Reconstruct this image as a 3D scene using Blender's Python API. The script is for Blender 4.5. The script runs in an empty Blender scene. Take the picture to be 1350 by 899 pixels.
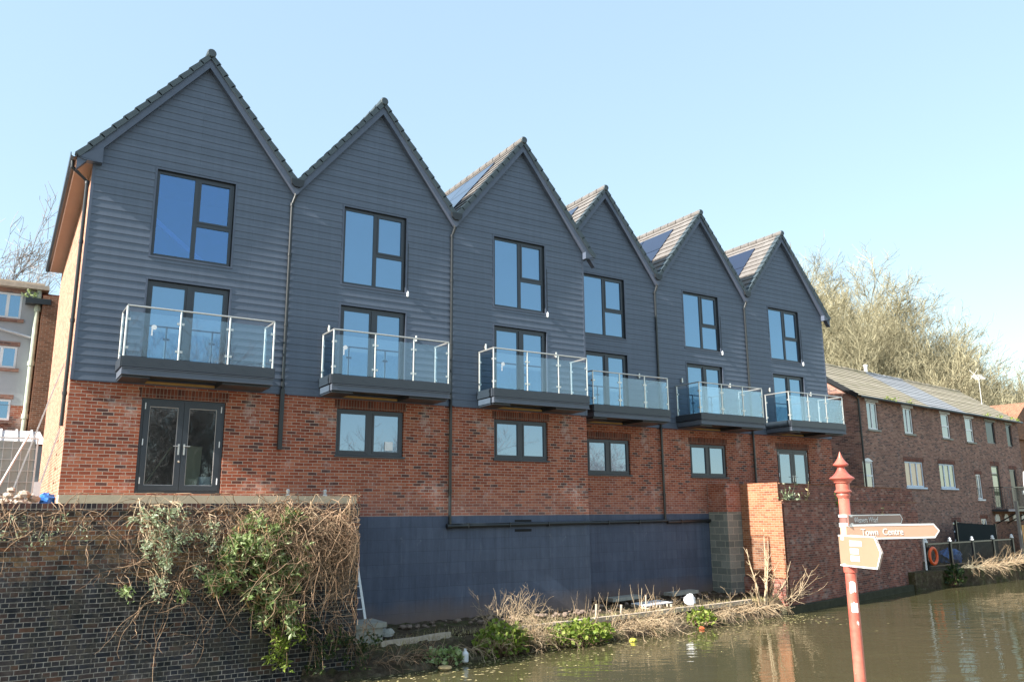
import bpy, bmesh, math, random
from mathutils import Vector, Matrix
R = math.radians
rnd = random.Random(7)
scene = bpy.context.scene
COL = scene.collection

# ------------------------------------------------------------------ mesh builder
class MB:
    def __init__(s):
        s.v = []; s.f = []; s.m = []; s.cur = 0
    def add(s, pts, faces):
        b = len(s.v); s.v += [tuple(p) for p in pts]
        for f in faces:
            s.f.append(tuple(b + i for i in f)); s.m.append(s.cur)
        return s
    def poly(s, pts): return s.add(pts, [tuple(range(len(pts)))])
    def box(s, x0, x1, y0, y1, z0, z1):
        return s.add([(x0,y0,z0),(x1,y0,z0),(x1,y1,z0),(x0,y1,z0),(x0,y0,z1),(x1,y0,z1),(x1,y1,z1),(x0,y1,z1)],
                     [(0,3,2,1),(4,5,6,7),(0,1,5,4),(1,2,6,5),(2,3,7,6),(3,0,4,7)])
    def bar(s, p0, p1, w, h, up=(0,0,1)):
        p0 = Vector(p0); p1 = Vector(p1); d = (p1-p0).normalized(); u = Vector(up)
        if abs(d.dot(u)) > .98: u = Vector((0,1,0))
        r = d.cross(u).normalized(); u = r.cross(d).normalized(); r = r*w/2; u = u*h/2
        pts = [p0-r-u, p0+r-u, p0+r+u, p0-r+u, p1-r-u, p1+r-u, p1+r+u, p1-r+u]
        return s.add(pts, [(0,3,2,1),(4,5,6,7),(0,1,5,4),(1,2,6,5),(2,3,7,6),(3,0,4,7)])
    def tube(s, pts, rad, n=8, cap=True):
        pts = [Vector(p) for p in pts]; k = len(pts)
        if not hasattr(rad, '__len__'): rad = [rad]*k
        rings = []; prev = None
        for i, p in enumerate(pts):
            d = (pts[min(i+1,k-1)] - pts[max(i-1,0)])
            if d.length < 1e-9: d = Vector((0,0,1))
            d.normalize()
            if prev is None:
                a = Vector((0,0,1)) if abs(d.z) < .9 else Vector((1,0,0))
            else: a = prev
            r = d.cross(a)
            if r.length < 1e-6: r = d.cross(Vector((0,1,.3)))
            r.normalize(); u = r.cross(d).normalized(); prev = u
            rings.append([p + (r*math.cos(2*math.pi*j/n) + u*math.sin(2*math.pi*j/n))*rad[i] for j in range(n)])
        vs = [q for r in rings for q in r]; fs = []
        for i in range(k-1):
            for j in range(n):
                a = i*n+j; b = i*n+(j+1)%n
                fs.append((a, b, b+n, a+n))
        if cap and n > 2:
            fs.append(tuple(range(n))[::-1]); fs.append(tuple((k-1)*n+j for j in range(n)))
        return s.add(vs, fs)
    def prism(s, poly, y0, y1):            # poly in xz, extruded along y
        n = len(poly)
        vs = [(x,y0,z) for x,z in poly] + [(x,y1,z) for x,z in poly]
        fs = [tuple(range(n)), tuple(range(2*n-1, n-1, -1))] + [(i, i+n, (i+1)%n+n, (i+1)%n) for i in range(n)]
        return s.add(vs, fs)
    def slab(s, poly, z0, z1):             # poly in xy, extruded along z
        n = len(poly)
        vs = [(x,y,z0) for x,y in poly] + [(x,y,z1) for x,y in poly]
        fs = [tuple(range(n))[::-1], tuple(range(n, 2*n))] + [(i, (i+1)%n, (i+1)%n+n, i+n) for i in range(n)]
        return s.add(vs, fs)
    def lathe(s, prof, c, n=20):           # prof: (r, z)
        vs = []; fs = []
        for r, z in prof:
            for j in range(n):
                a = 2*math.pi*j/n; vs.append((c[0]+r*math.cos(a), c[1]+r*math.sin(a), c[2]+z))
        for i in range(len(prof)-1):
            for j in range(n):
                a = i*n+j; b = i*n+(j+1)%n; fs.append((a, b, b+n, a+n))
        fs.append(tuple(range(n))[::-1]); fs.append(tuple((len(prof)-1)*n+j for j in range(n)))
        return s.add(vs, fs)
    def rough(s, c, r, n=9, m=6, amp=.3, flat=1.0, rr=rnd):    # lumpy stone / bag
        vs = []; fs = []
        for i in range(m+1):
            t = math.pi*i/m
            for j in range(n):
                p = 2*math.pi*j/n; k = 1 + (rr.random()-.5)*amp
                vs.append((c[0]+r*k*math.sin(t)*math.cos(p), c[1]+r*k*math.sin(t)*math.sin(p), c[2]+r*k*flat*math.cos(t)))
        for i in range(m):
            for j in range(n):
                a = i*n+j; b = i*n+(j+1)%n; fs.append((a, a+n, b+n, b))
        return s.add(vs, fs)
    def wall(s, x0, x1, z0, z1, y, holes=(), reveal=0.0):
        xs = sorted({x0, x1, *[h[0] for h in holes], *[h[1] for h in holes]}); zs = sorted({z0, z1, *[h[2] for h in holes], *[h[3] for h in holes]})
        xs = [x for x in xs if x0 <= x <= x1]; zs = [z for z in zs if z0 <= z <= z1]
        for i in range(len(xs)-1):
            for j in range(len(zs)-1):
                cx = (xs[i]+xs[i+1])/2; cz = (zs[j]+zs[j+1])/2
                if any(h[0] < cx < h[1] and h[2] < cz < h[3] for h in holes): continue
                s.poly([(xs[i],y,zs[j]),(xs[i+1],y,zs[j]),(xs[i+1],y,zs[j+1]),(xs[i],y,zs[j+1])])
        if reveal:
            for a, b, c, d in holes:
                for p, q in (((a,c),(b,c)),((b,c),(b,d)),((b,d),(a,d)),((a,d),(a,c))):
                    s.poly([(p[0],y,p[1]),(q[0],y,q[1]),(q[0],y+reveal,q[1]),(p[0],y+reveal,p[1])])
        return s
    def build(s, name, mat, parent=None, smooth=False, fix=True, **props):
        org = ORG.get(parent.name, Matrix()) if parent else Matrix()
        inv = org.inverted()
        me = bpy.data.meshes.new(name)
        me.from_pydata([inv @ Vector(p) for p in s.v], [], s.f)
        mats = mat if isinstance(mat, (list, tuple)) else [mat]
        for m_ in mats: me.materials.append(m_)
        if len(mats) > 1: me.polygons.foreach_set('material_index', s.m)
        if fix:
            bm = bmesh.new(); bm.from_mesh(me); bmesh.ops.recalc_face_normals(bm, faces=bm.faces); bm.to_mesh(me); bm.free()
        if smooth: me.polygons.foreach_set('use_smooth', [True]*len(me.polygons))
        me.update()
        o = bpy.data.objects.new(name, me); COL.objects.link(o)
        if parent:
            o.parent = parent; ORG[o.name] = org
        for k, v in props.items(): o[k] = v
        return o
ORG = {}
def thing(name, label, cat, loc=(0,0,0), rz=0.0, group=None, local=False):
    o = bpy.data.objects.new(name, None); COL.objects.link(o)
    o.location = loc; o.rotation_euler = (0,0,rz); o.empty_display_size = .2
    o['label'] = label; o['category'] = cat
    if group: o['group'] = group
    ORG[o.name] = Matrix() if local else Matrix.Translation(loc) @ Matrix.Rotation(rz, 4, 'Z')
    return o
def one(mb, name, mat, label, cat, base, group=None, **k):     # k: smooth, fix, further properties          # a thing that is one mesh, origin at its base
    b = Vector(base); mb.v = [tuple(Vector(p)-b) for p in mb.v]
    o = mb.build(name, mat, **k); o.location = b
    o['label'] = label; o['category'] = cat
    if group: o['group'] = group
    return o
def struct(mb, name, mat, **k):
    o = mb.build(name, mat, **k); o['kind'] = 'structure'; return o
def copy_tree(o, parent=None):
    c = o.copy(); COL.objects.link(c); c.parent = parent
    for ch in list(o.children): copy_tree(ch, c)
    return c

# ------------------------------------------------------------------ materials
class NT:
    def __init__(s, name):
        s.mat = bpy.data.materials.new(name); s.mat.use_nodes = True
        s.t = s.mat.node_tree; s.n = s.t.nodes; s.l = s.t.links
        s.out = s.n['Material Output']; s.p = s.n['Principled BSDF']
    def new(s, typ, **kw):
        n = s.n.new(typ)
        for k, v in kw.items():
            if k.startswith('i_'):
                key = k[2:]; key = int(key) if key.isdigit() else key.replace('_', ' ')
                n.inputs[key].default_value = v
            else: setattr(n, k, v)
        return n
    def link(s, a, b): s.l.new(a, b)
    def math(s, op, a, b=None, clamp=False):
        n = s.n.new('ShaderNodeMath'); n.operation = op; n.use_clamp = clamp
        for i, x in enumerate((a, b)):
            if x is None: continue
            if isinstance(x, (int, float)): n.inputs[i].default_value = x
            else: s.l.new(x, n.inputs[i])
        return n.outputs[0]
    def mix(s, fac, a, b, typ='MIX'):
        n = s.n.new('ShaderNodeMix'); n.data_type = 'RGBA'; n.blend_type = typ
        for sock, x in ((n.inputs[0], fac), (n.inputs[6], a), (n.inputs[7], b)):
            if isinstance(x, (int, float)): sock.default_value = x
            elif isinstance(x, tuple): sock.default_value = (*x[:3], 1)
            else: s.l.new(x, sock)
        return n.outputs[2]
    def noise(s, vec, scale, detail=3, rough=.55):
        n = s.new('ShaderNodeTexNoise'); n.inputs['Scale'].default_value = scale; n.inputs['Detail'].default_value = detail; n.inputs['Roughness'].default_value = rough
        if vec is not None: s.l.new(vec, n.inputs['Vector'])
        return n.outputs['Fac']
    def ramp(s, fac, stops, interp='LINEAR'):
        n = s.n.new('ShaderNodeValToRGB'); cr = n.color_ramp; cr.interpolation = interp
        while len(cr.elements) < len(stops): cr.elements.new(.5)
        for e, (p, c) in zip(cr.elements, stops):
            e.position = p; e.color = (*c, 1) if isinstance(c, tuple) else (c, c, c, 1)
        s.l.new(fac, n.inputs[0]); return n.outputs[0]
    def objco(s): return s.new('ShaderNodeTexCoord').outputs['Object']
    def base(s, x):
        if isinstance(x, tuple): s.p.inputs['Base Color'].default_value = (*x[:3], 1)
        else: s.l.new(x, s.p.inputs['Base Color'])
    def set(s, rough=None, metal=None, spec=None):
        if rough is not None:
            if isinstance(rough, (int, float)): s.p.inputs['Roughness'].default_value = rough
            else: s.l.new(rough, s.p.inputs['Roughness'])
        if metal is not None: s.p.inputs['Metallic'].default_value = metal
        if spec is not None: s.p.inputs['Specular IOR Level'].default_value = spec
        return s
    def bump(s, h, strength=.3, dist=.02):
        b = s.new('ShaderNodeBump'); b.inputs['Strength'].default_value = strength; b.inputs['Distance'].default_value = dist
        s.l.new(h, b.inputs['Height']); s.l.new(b.outputs[0], s.p.inputs['Normal'])
    def wallco(s):                         # 2D coordinates on whatever way the face looks
        tc = s.new('ShaderNodeTexCoord'); sp = s.new('ShaderNodeSeparateXYZ'); s.link(tc.outputs['Object'], sp.inputs[0])
        sn = s.new('ShaderNodeSeparateXYZ'); s.link(tc.outputs['Normal'], sn.inputs[0])
        ax = s.math('GREATER_THAN', s.math('ABSOLUTE', sn.outputs[0]), .7); az = s.math('GREATER_THAN', s.math('ABSOLUTE', sn.outputs[2]), .7)
        u = s.math('ADD', s.math('MULTIPLY', sp.outputs[0], s.math('SUBTRACT', 1.0, ax)), s.math('MULTIPLY', sp.outputs[1], ax))
        v = s.math('ADD', s.math('MULTIPLY', sp.outputs[2], s.math('SUBTRACT', 1.0, az)), s.math('MULTIPLY', sp.outputs[1], az))
        c = s.new('ShaderNodeCombineXYZ'); s.link(u, c.inputs[0]); s.link(v, c.inputs[1])
        return c.outputs[0], tc.outputs['Object'], sp
def plain(name, col, rough=.5, metal=0, spec=.5, var=.18, scale=6, bump=0):
    t = NT(name); oc = t.objco()
    f = t.noise(oc, scale, 5)
    c = t.mix(f, tuple(x*(1-var) for x in col), tuple(min(1,x*(1+var)) for x in col))
    t.base(c); t.set(rough, metal, spec)
    if bump: t.bump(t.noise(oc, scale*8, 4), bump, .01)
    return t.mat
def brick(name, ramp, mortar, bw=.225, bh=.075, ms=.010, big=.35, efflo=0.0, bump=.5, stops2=None, split=None, ang=0, offset=.5, green=0.0, squash=1.0, streak=0.0):
    t = NT(name); uv, oc, sp = t.wallco()
    if ang:
        mp = t.new('ShaderNodeMapping'); mp.inputs['Rotation'].default_value = (0,0,ang); t.link(uv, mp.inputs[0]); uv = mp.outputs[0]
    # wobble so courses are not ruler straight
    nz = t.new('ShaderNodeTexNoise'); nz.inputs['Scale'].default_value = 2.5; nz.inputs['Detail'].default_value = 3; t.link(oc, nz.inputs['Vector'])
    sub = t.new('ShaderNodeVectorMath', operation='SUBTRACT'); t.link(nz.outputs['Color'], sub.inputs[0]); sub.inputs[1].default_value = (.5,.5,.5)
    sc = t.new('ShaderNodeVectorMath', operation='SCALE'); t.link(sub.outputs[0], sc.inputs[0]); sc.inputs['Scale'].default_value = .018
    ad = t.new('ShaderNodeVectorMath', operation='ADD'); t.link(uv, ad.inputs[0]); t.link(sc.outputs[0], ad.inputs[1])
    b = t.new('ShaderNodeTexBrick'); b.offset = offset; b.squash = squash; b.squash_frequency = 2; t.link(ad.outputs[0], b.inputs['Vector'])
    for k, v in (('Scale',1),('Brick Width',bw),('Row Height',bh),('Mortar Size',ms/2),('Mortar Smooth',.15),('Bias',0)): b.inputs[k].default_value = v
    b.inputs['Color1'].default_value = (0,0,0,1); b.inputs['Color2'].default_value = (1,1,1,1)
    bw_ = t.new('ShaderNodeRGBToBW'); t.link(b.outputs['Color'], bw_.inputs[0]); g = bw_.outputs[0]
    c = t.ramp(g, ramp)
    big_n = t.noise(oc, .9, 4)
    if stops2:                              # second brick family higher up the wall, grazing sunlight lightened into its colours
        c2 = t.ramp(g, stops2)
        z = t.math('ADD', sp.outputs[2], t.math('MULTIPLY', t.math('SUBTRACT', t.noise(oc, 1.6, 5, .7), .5), split[1]))
        m = t.math('MULTIPLY', t.math('SUBTRACT', z, split[0]), 4.0, clamp=True)
        c = t.mix(m, c, c2)
    c = t.mix(big, c, t.ramp(big_n, [(.3,.25),(.7,1.0)]), 'MULTIPLY')
    c = t.mix(.35, c, t.ramp(t.noise(oc, 28, 3), [(.3,.45),(.7,1.0)]), 'MULTIPLY')
    mo = t.mix(t.noise(oc, 9, 3), tuple(x*.7 for x in mortar), tuple(min(1,x*1.2) for x in mortar))
    c = t.mix(b.outputs['Fac'], c, mo)
    if efflo:
        e = t.ramp(t.noise(oc, 1.1, 8, .72), [(.54,0.0),(.70,1.0)])
        c = t.mix(t.math('MULTIPLY', e, efflo), c, (.62,.56,.54))
    if green:
        e = t.ramp(t.noise(oc, 2.0, 8, .75), [(.5,0.0),(.68,1.0)])
        c = t.mix(t.math('MULTIPLY', e, green), c, (.045,.05,.02))
    if name == 'new_red_brick':
        lo = t.math('MULTIPLY', t.math('SUBTRACT', 4.15, t.math('ADD', sp.outputs[2], t.math('MULTIPLY', t.noise(oc, 1.3, 6, .7), 1.5))), .8, clamp=True)
        c = t.mix(t.math('MULTIPLY', lo, .45), c, (.42,.27,.24))
    if streak:
        mp2 = t.new('ShaderNodeMapping'); mp2.inputs['Scale'].default_value = (3.0,3.0,.35); t.link(oc, mp2.inputs[0])
        c = t.mix(streak, c, t.ramp(t.noise(mp2.outputs[0], 1.6, 5, .65), [(.32,.4),(.62,1.0)]), 'MULTIPLY')
    if name == 'canal_wall_brick':
        d = t.ramp(t.noise(oc, 3.2, 9, .8), [(.50,0.0),(.60,1.0)])
        c = t.mix(t.math('MULTIPLY', d, .75), c, t.mix(t.noise(oc, 20, 4), (.03,.028,.028), (.10,.085,.07)))
        d = t.ramp(t.noise(oc, 1.7, 9, .8), [(.56,0.0),(.66,1.0)])
        c = t.mix(t.math('MULTIPLY', d, .5), c, (.085,.075,.045))
    t.base(c); t.set(.88, 0, .25)
    h = t.math('ADD', t.math('SUBTRACT', 1.0, b.outputs['Fac']), t.math('MULTIPLY', t.noise(oc, 45, 3), .5))
    t.bump(h, bump, .012)
    return t.mat
M = {}
M['clad'] = None
def mk_clad():
    t = NT('dark_cladding'); oc = t.objco()
    sp = t.new('ShaderNodeSeparateXYZ'); t.link(oc, sp.inputs[0])
    row = t.math('FLOOR', t.math('DIVIDE', sp.outputs[2], .178))
    wn = t.new('ShaderNodeTexWhiteNoise'); wn.noise_dimensions = '1D'; t.link(row, wn.inputs['W'])
    c = t.mix(wn.outputs['Value'], (.103,.128,.174), (.116,.143,.194))
    st = t.new('ShaderNodeMapping'); st.inputs['Scale'].default_value = (3,3,.5); t.link(oc, st.inputs[0])
    c = t.mix(.35, c, t.ramp(t.noise(st.outputs[0], 2.2, 6, .65), [(.3,.72),(.7,1.0)]), 'MULTIPLY')
    cb = t.new('ShaderNodeCombineXYZ'); t.link(sp.outputs[0], cb.inputs[0]); t.link(sp.outputs[2], cb.inputs[1])
    bt = t.new('ShaderNodeTexBrick'); t.link(cb.outputs[0], bt.inputs['Vector']); bt.offset = .37
    for k, v in (('Scale',1),('Brick Width',3.6),('Row Height',.178),('Mortar Size',.003),('Mortar Smooth',.1),('Bias',0)): bt.inputs[k].default_value = v
    ln = t.new('ShaderNodeMapping'); ln.inputs['Scale'].default_value = (7,7,.22); t.link(oc, ln.inputs[0])
    c = t.mix(.18, c, t.ramp(t.noise(ln.outputs[0], 1.5, 6, .7), [(.35,.62),(.6,1.0)]), 'MULTIPLY')
    c = t.mix(t.math('MULTIPLY', bt.outputs['Fac'], .45), c, (.02,.025,.03))
    spk = t.ramp(t.noise(oc, 7, 2), [(.76,0.0),(.80,1.0)])
    c = t.mix(t.math('MULTIPLY', spk, .12), c, (.35,.37,.4))
    t.base(c); t.set(.5, 0, .4); t.bump(t.noise(st.outputs[0], 40, 4), .12, .004); return t.mat
M['clad'] = mk_clad()
M['trim'] = plain('cladding_trim', (.080,.098,.14), .45)
M['frame'] = plain('anthracite_frame', (.036,.043,.054), .35, 0, .5, .1)
M['white'] = plain('white_plastic', (.75,.76,.78), .35, var=.05)
M['steel'] = plain('brushed_steel', (.62,.61,.58), .32, .75, .5, .12, 20)
M['darksteel'] = plain('painted_steel', (.085,.10,.13), .5, 0, .5, .18, 5)
M['blackpl'] = plain('black_plastic', (.018,.02,.022), .28, 0, .5, .25, 6)
M['soffit'] = plain('soffit_board', (.36,.24,.17), .6, 0, .4, .12, 3)
M['fasciaw'] = plain('pale_fascia', (.55,.5,.48), .5)
M['yellowwood'] = plain('raw_timber', (.42,.25,.09), .7, 0, .3, .3, 5)
M['oldwood'] = plain('weathered_timber', (.46,.38,.30), .85, 0, .2, .4, 9, .4)
M['concrete'] = plain('concrete', (.58,.46,.32), .85, 0, .2, .25, 4, .4)
M['stone'] = plain('grey_stone', (.33,.32,.28), .9, 0, .2, .35, 6, .6)
M['alu'] = plain('aluminium', (.6,.6,.6), .4, .5, .5, .15, 12)
M['fenceblack'] = plain('black_boards', (.020,.026,.028), .9, 0, .1, .2, 6)
M['dark'] = plain('dark_void', (.01,.01,.012), .9)
M['brick_new'] = brick('new_red_brick', [(0.0,(.12,.06,.055)),(.08,(.17,.06,.045)),(.14,(.30,.075,.042)),(.6,(.41,.112,.060)),(1.0,(.50,.175,.10))], (.47,.37,.30), ms=.013, efflo=.55, big=.25, streak=.22)
M['brick_side'] = brick('sun_lightened_brick', [(0.0,(.30,.13,.085)),(.5,(.42,.20,.125)),(1.0,(.52,.28,.18))], (.50,.38,.30), ms=.012, big=.2)  # house brick again, with the end wall's sunlight put into its colour
M['brick_old'] = brick('canal_wall_brick', [(0.0,(.022,.025,.036)),(.5,(.045,.048,.062)),(.85,(.075,.062,.064)),(1.0,(.17,.085,.06))], (.30,.285,.26), squash=.5, bw=.24, bh=.083, ms=.013, big=.7, streak=.65, efflo=.12,
    stops2=[(0.0,(.16,.08,.06)),(.25,(.07,.065,.065)),(.45,(.30,.12,.07)),(.75,(.34,.19,.10)),(1.0,(.40,.24,.14))], split=(2.25,2.2), bump=.8, green=.3)
M['brick_cope'] = brick('brick_on_edge', [(0.0,(.03,.028,.035)),(.5,(.08,.05,.05)),(1.0,(.18,.08,.06))], (.32,.28,.23), bw=.085, bh=.23, ms=.012, offset=0, bump=.8)
M['brick_soldier'] = brick('soldier_course', [(0.0,(.10,.04,.035)),(.5,(.20,.06,.04)),(1.0,(.28,.09,.055))], (.25,.2,.17), bw=.075, bh=.225, ms=.012, offset=0)
M['brick_pier'] = brick('pier_brick', [(0.0,(.24,.085,.045)),(.4,(.36,.125,.06)),(1.0,(.44,.19,.10))], (.42,.32,.24), ms=.012, big=.25)
M['brick_wharf'] = brick('dark_red_brick', [(0.0,(.14,.06,.052)),(.4,(.32,.105,.075)),(.8,(.40,.14,.095)),(1.0,(.47,.27,.21))], (.33,.24,.20), ms=.012, big=.5, efflo=.25, streak=.4)
M['brick_cottage'] = brick('brown_old_brick', [(0.0,(.12,.075,.07)),(.25,(.27,.135,.105)),(.7,(.38,.19,.14)),(1.0,(.46,.26,.19))], (.33,.26,.22), ms=.014, big=.4, efflo=.15)
M['brick_orange'] = brick('orange_brick', [(0.0,(.22,.09,.05)),(1.0,(.38,.16,.09))], (.35,.27,.2), ms=.012)
M['blocks'] = brick('grey_blocks', [(0.0,(.20,.215,.20)),(1.0,(.34,.345,.31))], (.40,.37,.31), bw=.45, bh=.225, ms=.02, big=.4, bump=.3)
def mk_painted():
    t = NT('painted_blockwork'); uv, oc, sp = t.wallco()
    b = t.new('ShaderNodeTexBrick'); t.link(uv, b.inputs['Vector'])
    for k, v in (('Scale',1),('Brick Width',.9),('Row Height',.30),('Mortar Size',.008),('Mortar Smooth',.6),('Bias',0)): b.inputs[k].default_value = v
    b.inputs['Color1'].default_value = (0,0,0,1); b.inputs['Color2'].default_value = (1,1,1,1)
    bb = t.new('ShaderNodeRGBToBW'); t.link(b.outputs['Color'], bb.inputs[0])
    c = t.mix(bb.outputs[0], (.085,.105,.158), (.105,.127,.185))
    c = t.mix(.6, c, t.ramp(t.noise(oc, 1.4, 7, .68), [(.3,.68),(.72,1.0)]), 'MULTIPLY')
    wear = t.ramp(t.noise(oc, 2.6, 9, .78), [(.60,0.0),(.70,1.0)])
    c = t.mix(t.math('MULTIPLY', wear, .30), c, (.30,.31,.34))
    mp = t.new('ShaderNodeMapping'); mp.inputs['Scale'].default_value = (4,4,.4); t.link(oc, mp.inputs[0])
    c = t.mix(.55, c, t.ramp(t.noise(mp.outputs[0], 1.4, 7, .72), [(.33,.55),(.6,1.0)]), 'MULTIPLY')
    lt = t.ramp(t.noise(mp.outputs[0], 2.3, 6, .7), [(.60,0.0),(.72,1.0)]); c = t.mix(t.math('MULTIPLY', lt, .25), c, (.26,.28,.33))
    c = t.mix(t.math('MULTIPLY', b.outputs['Fac'], .2), c, (.03,.035,.05))
    low = t.math('SUBTRACT', .95, t.math('ADD', sp.outputs[2], t.math('MULTIPLY', t.noise(oc, 1.2, 5), .55)), clamp=True)
    c = t.mix(t.math('MULTIPLY', low, 1.3, clamp=True), c, (.19,.13,.10))
    t.base(c); t.set(.7, 0, .3)
    h = t.math('ADD', t.math('MULTIPLY', b.outputs['Fac'], -.6), t.math('MULTIPLY', t.noise(oc, 16, 5), .6))
    t.bump(h, .35, .012); return t.mat
M['painted'] = mk_painted()
def mk_glass(name, tint, refl, base, warp=.0):
    t = NT(name); oc = t.objco()
    gl = t.new('ShaderNodeBsdfGlossy'); gl.inputs['Roughness'].default_value = .015; gl.inputs['Color'].default_value = (*tint,1)
    bp = t.new('ShaderNodeBump'); bp.inputs['Strength'].default_value = .06; bp.inputs['Distance'].default_value = .01
    t.link(t.noise(oc, 1.6, 2), bp.inputs['Height']); t.link(bp.outputs[0], gl.inputs['Normal'])
    df = t.new('ShaderNodeBsdfDiffuse')
    c = t.mix(t.noise(oc, 1.2, 3), tuple(x*.7 for x in base), tuple(x*1.25 for x in base)); t.link(c, df.inputs['Color'])
    mx = t.new('ShaderNodeMixShader'); lw = t.new('ShaderNodeLayerWeight'); lw.inputs['Blend'].default_value = .35
    f = t.math('ADD', refl, t.math('MULTIPLY', lw.outputs['Fresnel'], .4), clamp=True)
    t.link(f, mx.inputs[0]); t.link(df.outputs[0], mx.inputs[1]); t.link(gl.outputs[0], mx.inputs[2])
    t.link(mx.outputs[0], t.out.inputs['Surface']); return t.mat
M['glass'] = mk_glass('window_glass', (.54,.79,1.0), .33, (.03,.07,.16))
M['glass_low'] = mk_glass('low_window_glass', (.62,.80,1.0), .33, (.05,.08,.13))
M['glass_old'] = mk_glass('old_window_glass', (.9,.95,1.0), .25, (.10,.10,.10))
M['glass_dark'] = mk_glass('dark_old_glass', (.9,.95,1.0), .06, (.02,.02,.022))
M['blindglass'] = mk_glass('curtained_glass', (.9,.95,1.0), .15, (.45,.27,.17))
M['greenglass'] = mk_glass('green_curtain_glass', (.9,.95,1.0), .2, (.20,.22,.13))
def mk_clear(name, tint, refl, gcol=(.86,.91,.96)):
    t = NT(name)
    tr = t.new('ShaderNodeBsdfTransparent'); tr.inputs['Color'].default_value = (*tint,1)
    gl = t.new('ShaderNodeBsdfGlossy'); gl.inputs['Roughness'].default_value = .02; gl.inputs['Color'].default_value = (*gcol,1)
    lw = t.new('ShaderNodeLayerWeight'); lw.inputs['Blend'].default_value = .3
    mx = t.new('ShaderNodeMixShader'); f = t.math('ADD', refl, t.math('MULTIPLY', lw.outputs['Fresnel'], .35), clamp=True)
    t.link(f, mx.inputs[0]); t.link(tr.outputs[0], mx.inputs[1]); t.link(gl.outputs[0], mx.inputs[2]); t.link(mx.outputs[0], t.out.inputs['Surface'])
    return t.mat
M['balglass'] = mk_clear('balustrade_glass', (.84,.925,.965), .08)
M['clearwin'] = mk_clear('blue_window_glass', (.42,.55,.85), .24, (.45,.72,1.0))
M['doorglass'] = mk_clear('door_glass', (.75,.82,.84), .07)
def mk_tile(name, cols, w=.33, green=0):
    t = NT(name); oc = t.objco(); sp = t.new('ShaderNodeSeparateXYZ'); t.link(oc, sp.inputs[0])
    cb = t.new('ShaderNodeCombineXYZ'); t.link(sp.outputs[1], cb.inputs[0]); t.link(sp.outputs[2], cb.inputs[1])
    b = t.new('ShaderNodeTexBrick'); t.link(cb.outputs[0], b.inputs['Vector'])
    for k, v in (('Scale',1),('Brick Width',w),('Row Height',.2584),('Mortar Size',.006),('Mortar Smooth',.3),('Bias',0)): b.inputs[k].default_value = v
    b.inputs['Color1'].default_value = (0,0,0,1); b.inputs['Color2'].default_value = (1,1,1,1)
    bb = t.new('ShaderNodeRGBToBW'); t.link(b.outputs['Color'], bb.inputs[0])
    c = t.mix(bb.outputs[0], cols[0], cols[1])
    c = t.mix(.4, c, t.ramp(t.noise(oc, 3, 6, .7), [(.3,.6),(.7,1.0)]), 'MULTIPLY')
    c = t.mix(t.math('MULTIPLY', b.outputs['Fac'], .6), c, (.02,.02,.02))
    if green: c = t.mix(t.math('MULTIPLY', t.ramp(t.noise(oc, 1.5, 6, .7), [(.45,0.0),(.65,1.0)]), green), c, (.12,.12,.04))
    t.base(c); t.set(.8, 0, .3); t.bump(t.noise(oc, 30, 4), .25, .01); return t.mat
M['tile'] = mk_tile('grey_roof_tile', ((.15,.135,.125),(.19,.175,.165)))
M['verge'] = plain('verge_tile', (.045,.062,.072), .5, 0, .5, .2, 7, .1)
M['oldtile'] = mk_tile('tan_old_tile', ((.30,.255,.19),(.44,.38,.29)), .17, .4)
M['slate'] = mk_tile('blue_grey_slate', ((.27,.275,.29),(.33,.338,.355)), .3)
M['solar'] = plain('solar_glass', (.012,.018,.04), .08, 0, .8, .15, 2)
def mk_render():
    t = NT('grey_render'); oc = t.objco()
    c = t.mix(t.noise(oc, 2.5, 8, .7), (.34,.355,.38), (.46,.475,.50)); t.base(c); t.set(.9,0,.2); t.bump(t.noise(oc, 40, 4), .3, .01); return t.mat
M['render'] = mk_render()
def mk_ground():
    t = NT('bank_soil'); oc = t.objco()
    c = t.ramp(t.noise(oc, 3.5, 9, .75), [(.3,(.035,.026,.018)),(.5,(.085,.062,.042)),(.62,(.14,.115,.075)),(.75,(.24,.21,.16))])
    g = t.ramp(t.noise(oc, 1.3, 6, .7), [(.5,0.0),(.62,1.0)])
    c = t.mix(t.math('MULTIPLY', g, .5), c, (.07,.085,.025)); t.base(c); t.set(.95,0,.1); t.bump(t.noise(oc, 14, 8, .7), 1.0, .05); return t.mat
M['soil'] = mk_ground()
def mk_water():
    t = NT('canal_water'); oc = t.objco()
    mp = t.new('ShaderNodeMapping'); mp.vector_type = 'TEXTURE'; mp.inputs['Rotation'].default_value = (0,0,R(-32)); mp.inputs['Scale'].default_value = (2.2,.62,1); t.link(oc, mp.inputs[0])
    c = t.mix(t.noise(oc, .5, 4), (.056,.050,.024), (.072,.065,.032)); t.base(c)
    t.set(.012, 0, .5); t.p.inputs['IOR'].default_value = 1.33
    big = t.noise(mp.outputs[0], .8, 1, .4); small = t.noise(mp.outputs[0], 2.6, 1.5, .5)
    patch = t.ramp(t.noise(oc, .22, 3), [(.38,.35),(.62,1.0)])
    h = t.math('MULTIPLY', t.math('ADD', t.math('MULTIPLY', big, .5), t.math('MULTIPLY', small, .55)), patch)
    t.bump(h, .42, .06); return t.mat
M['water'] = mk_water()
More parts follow.
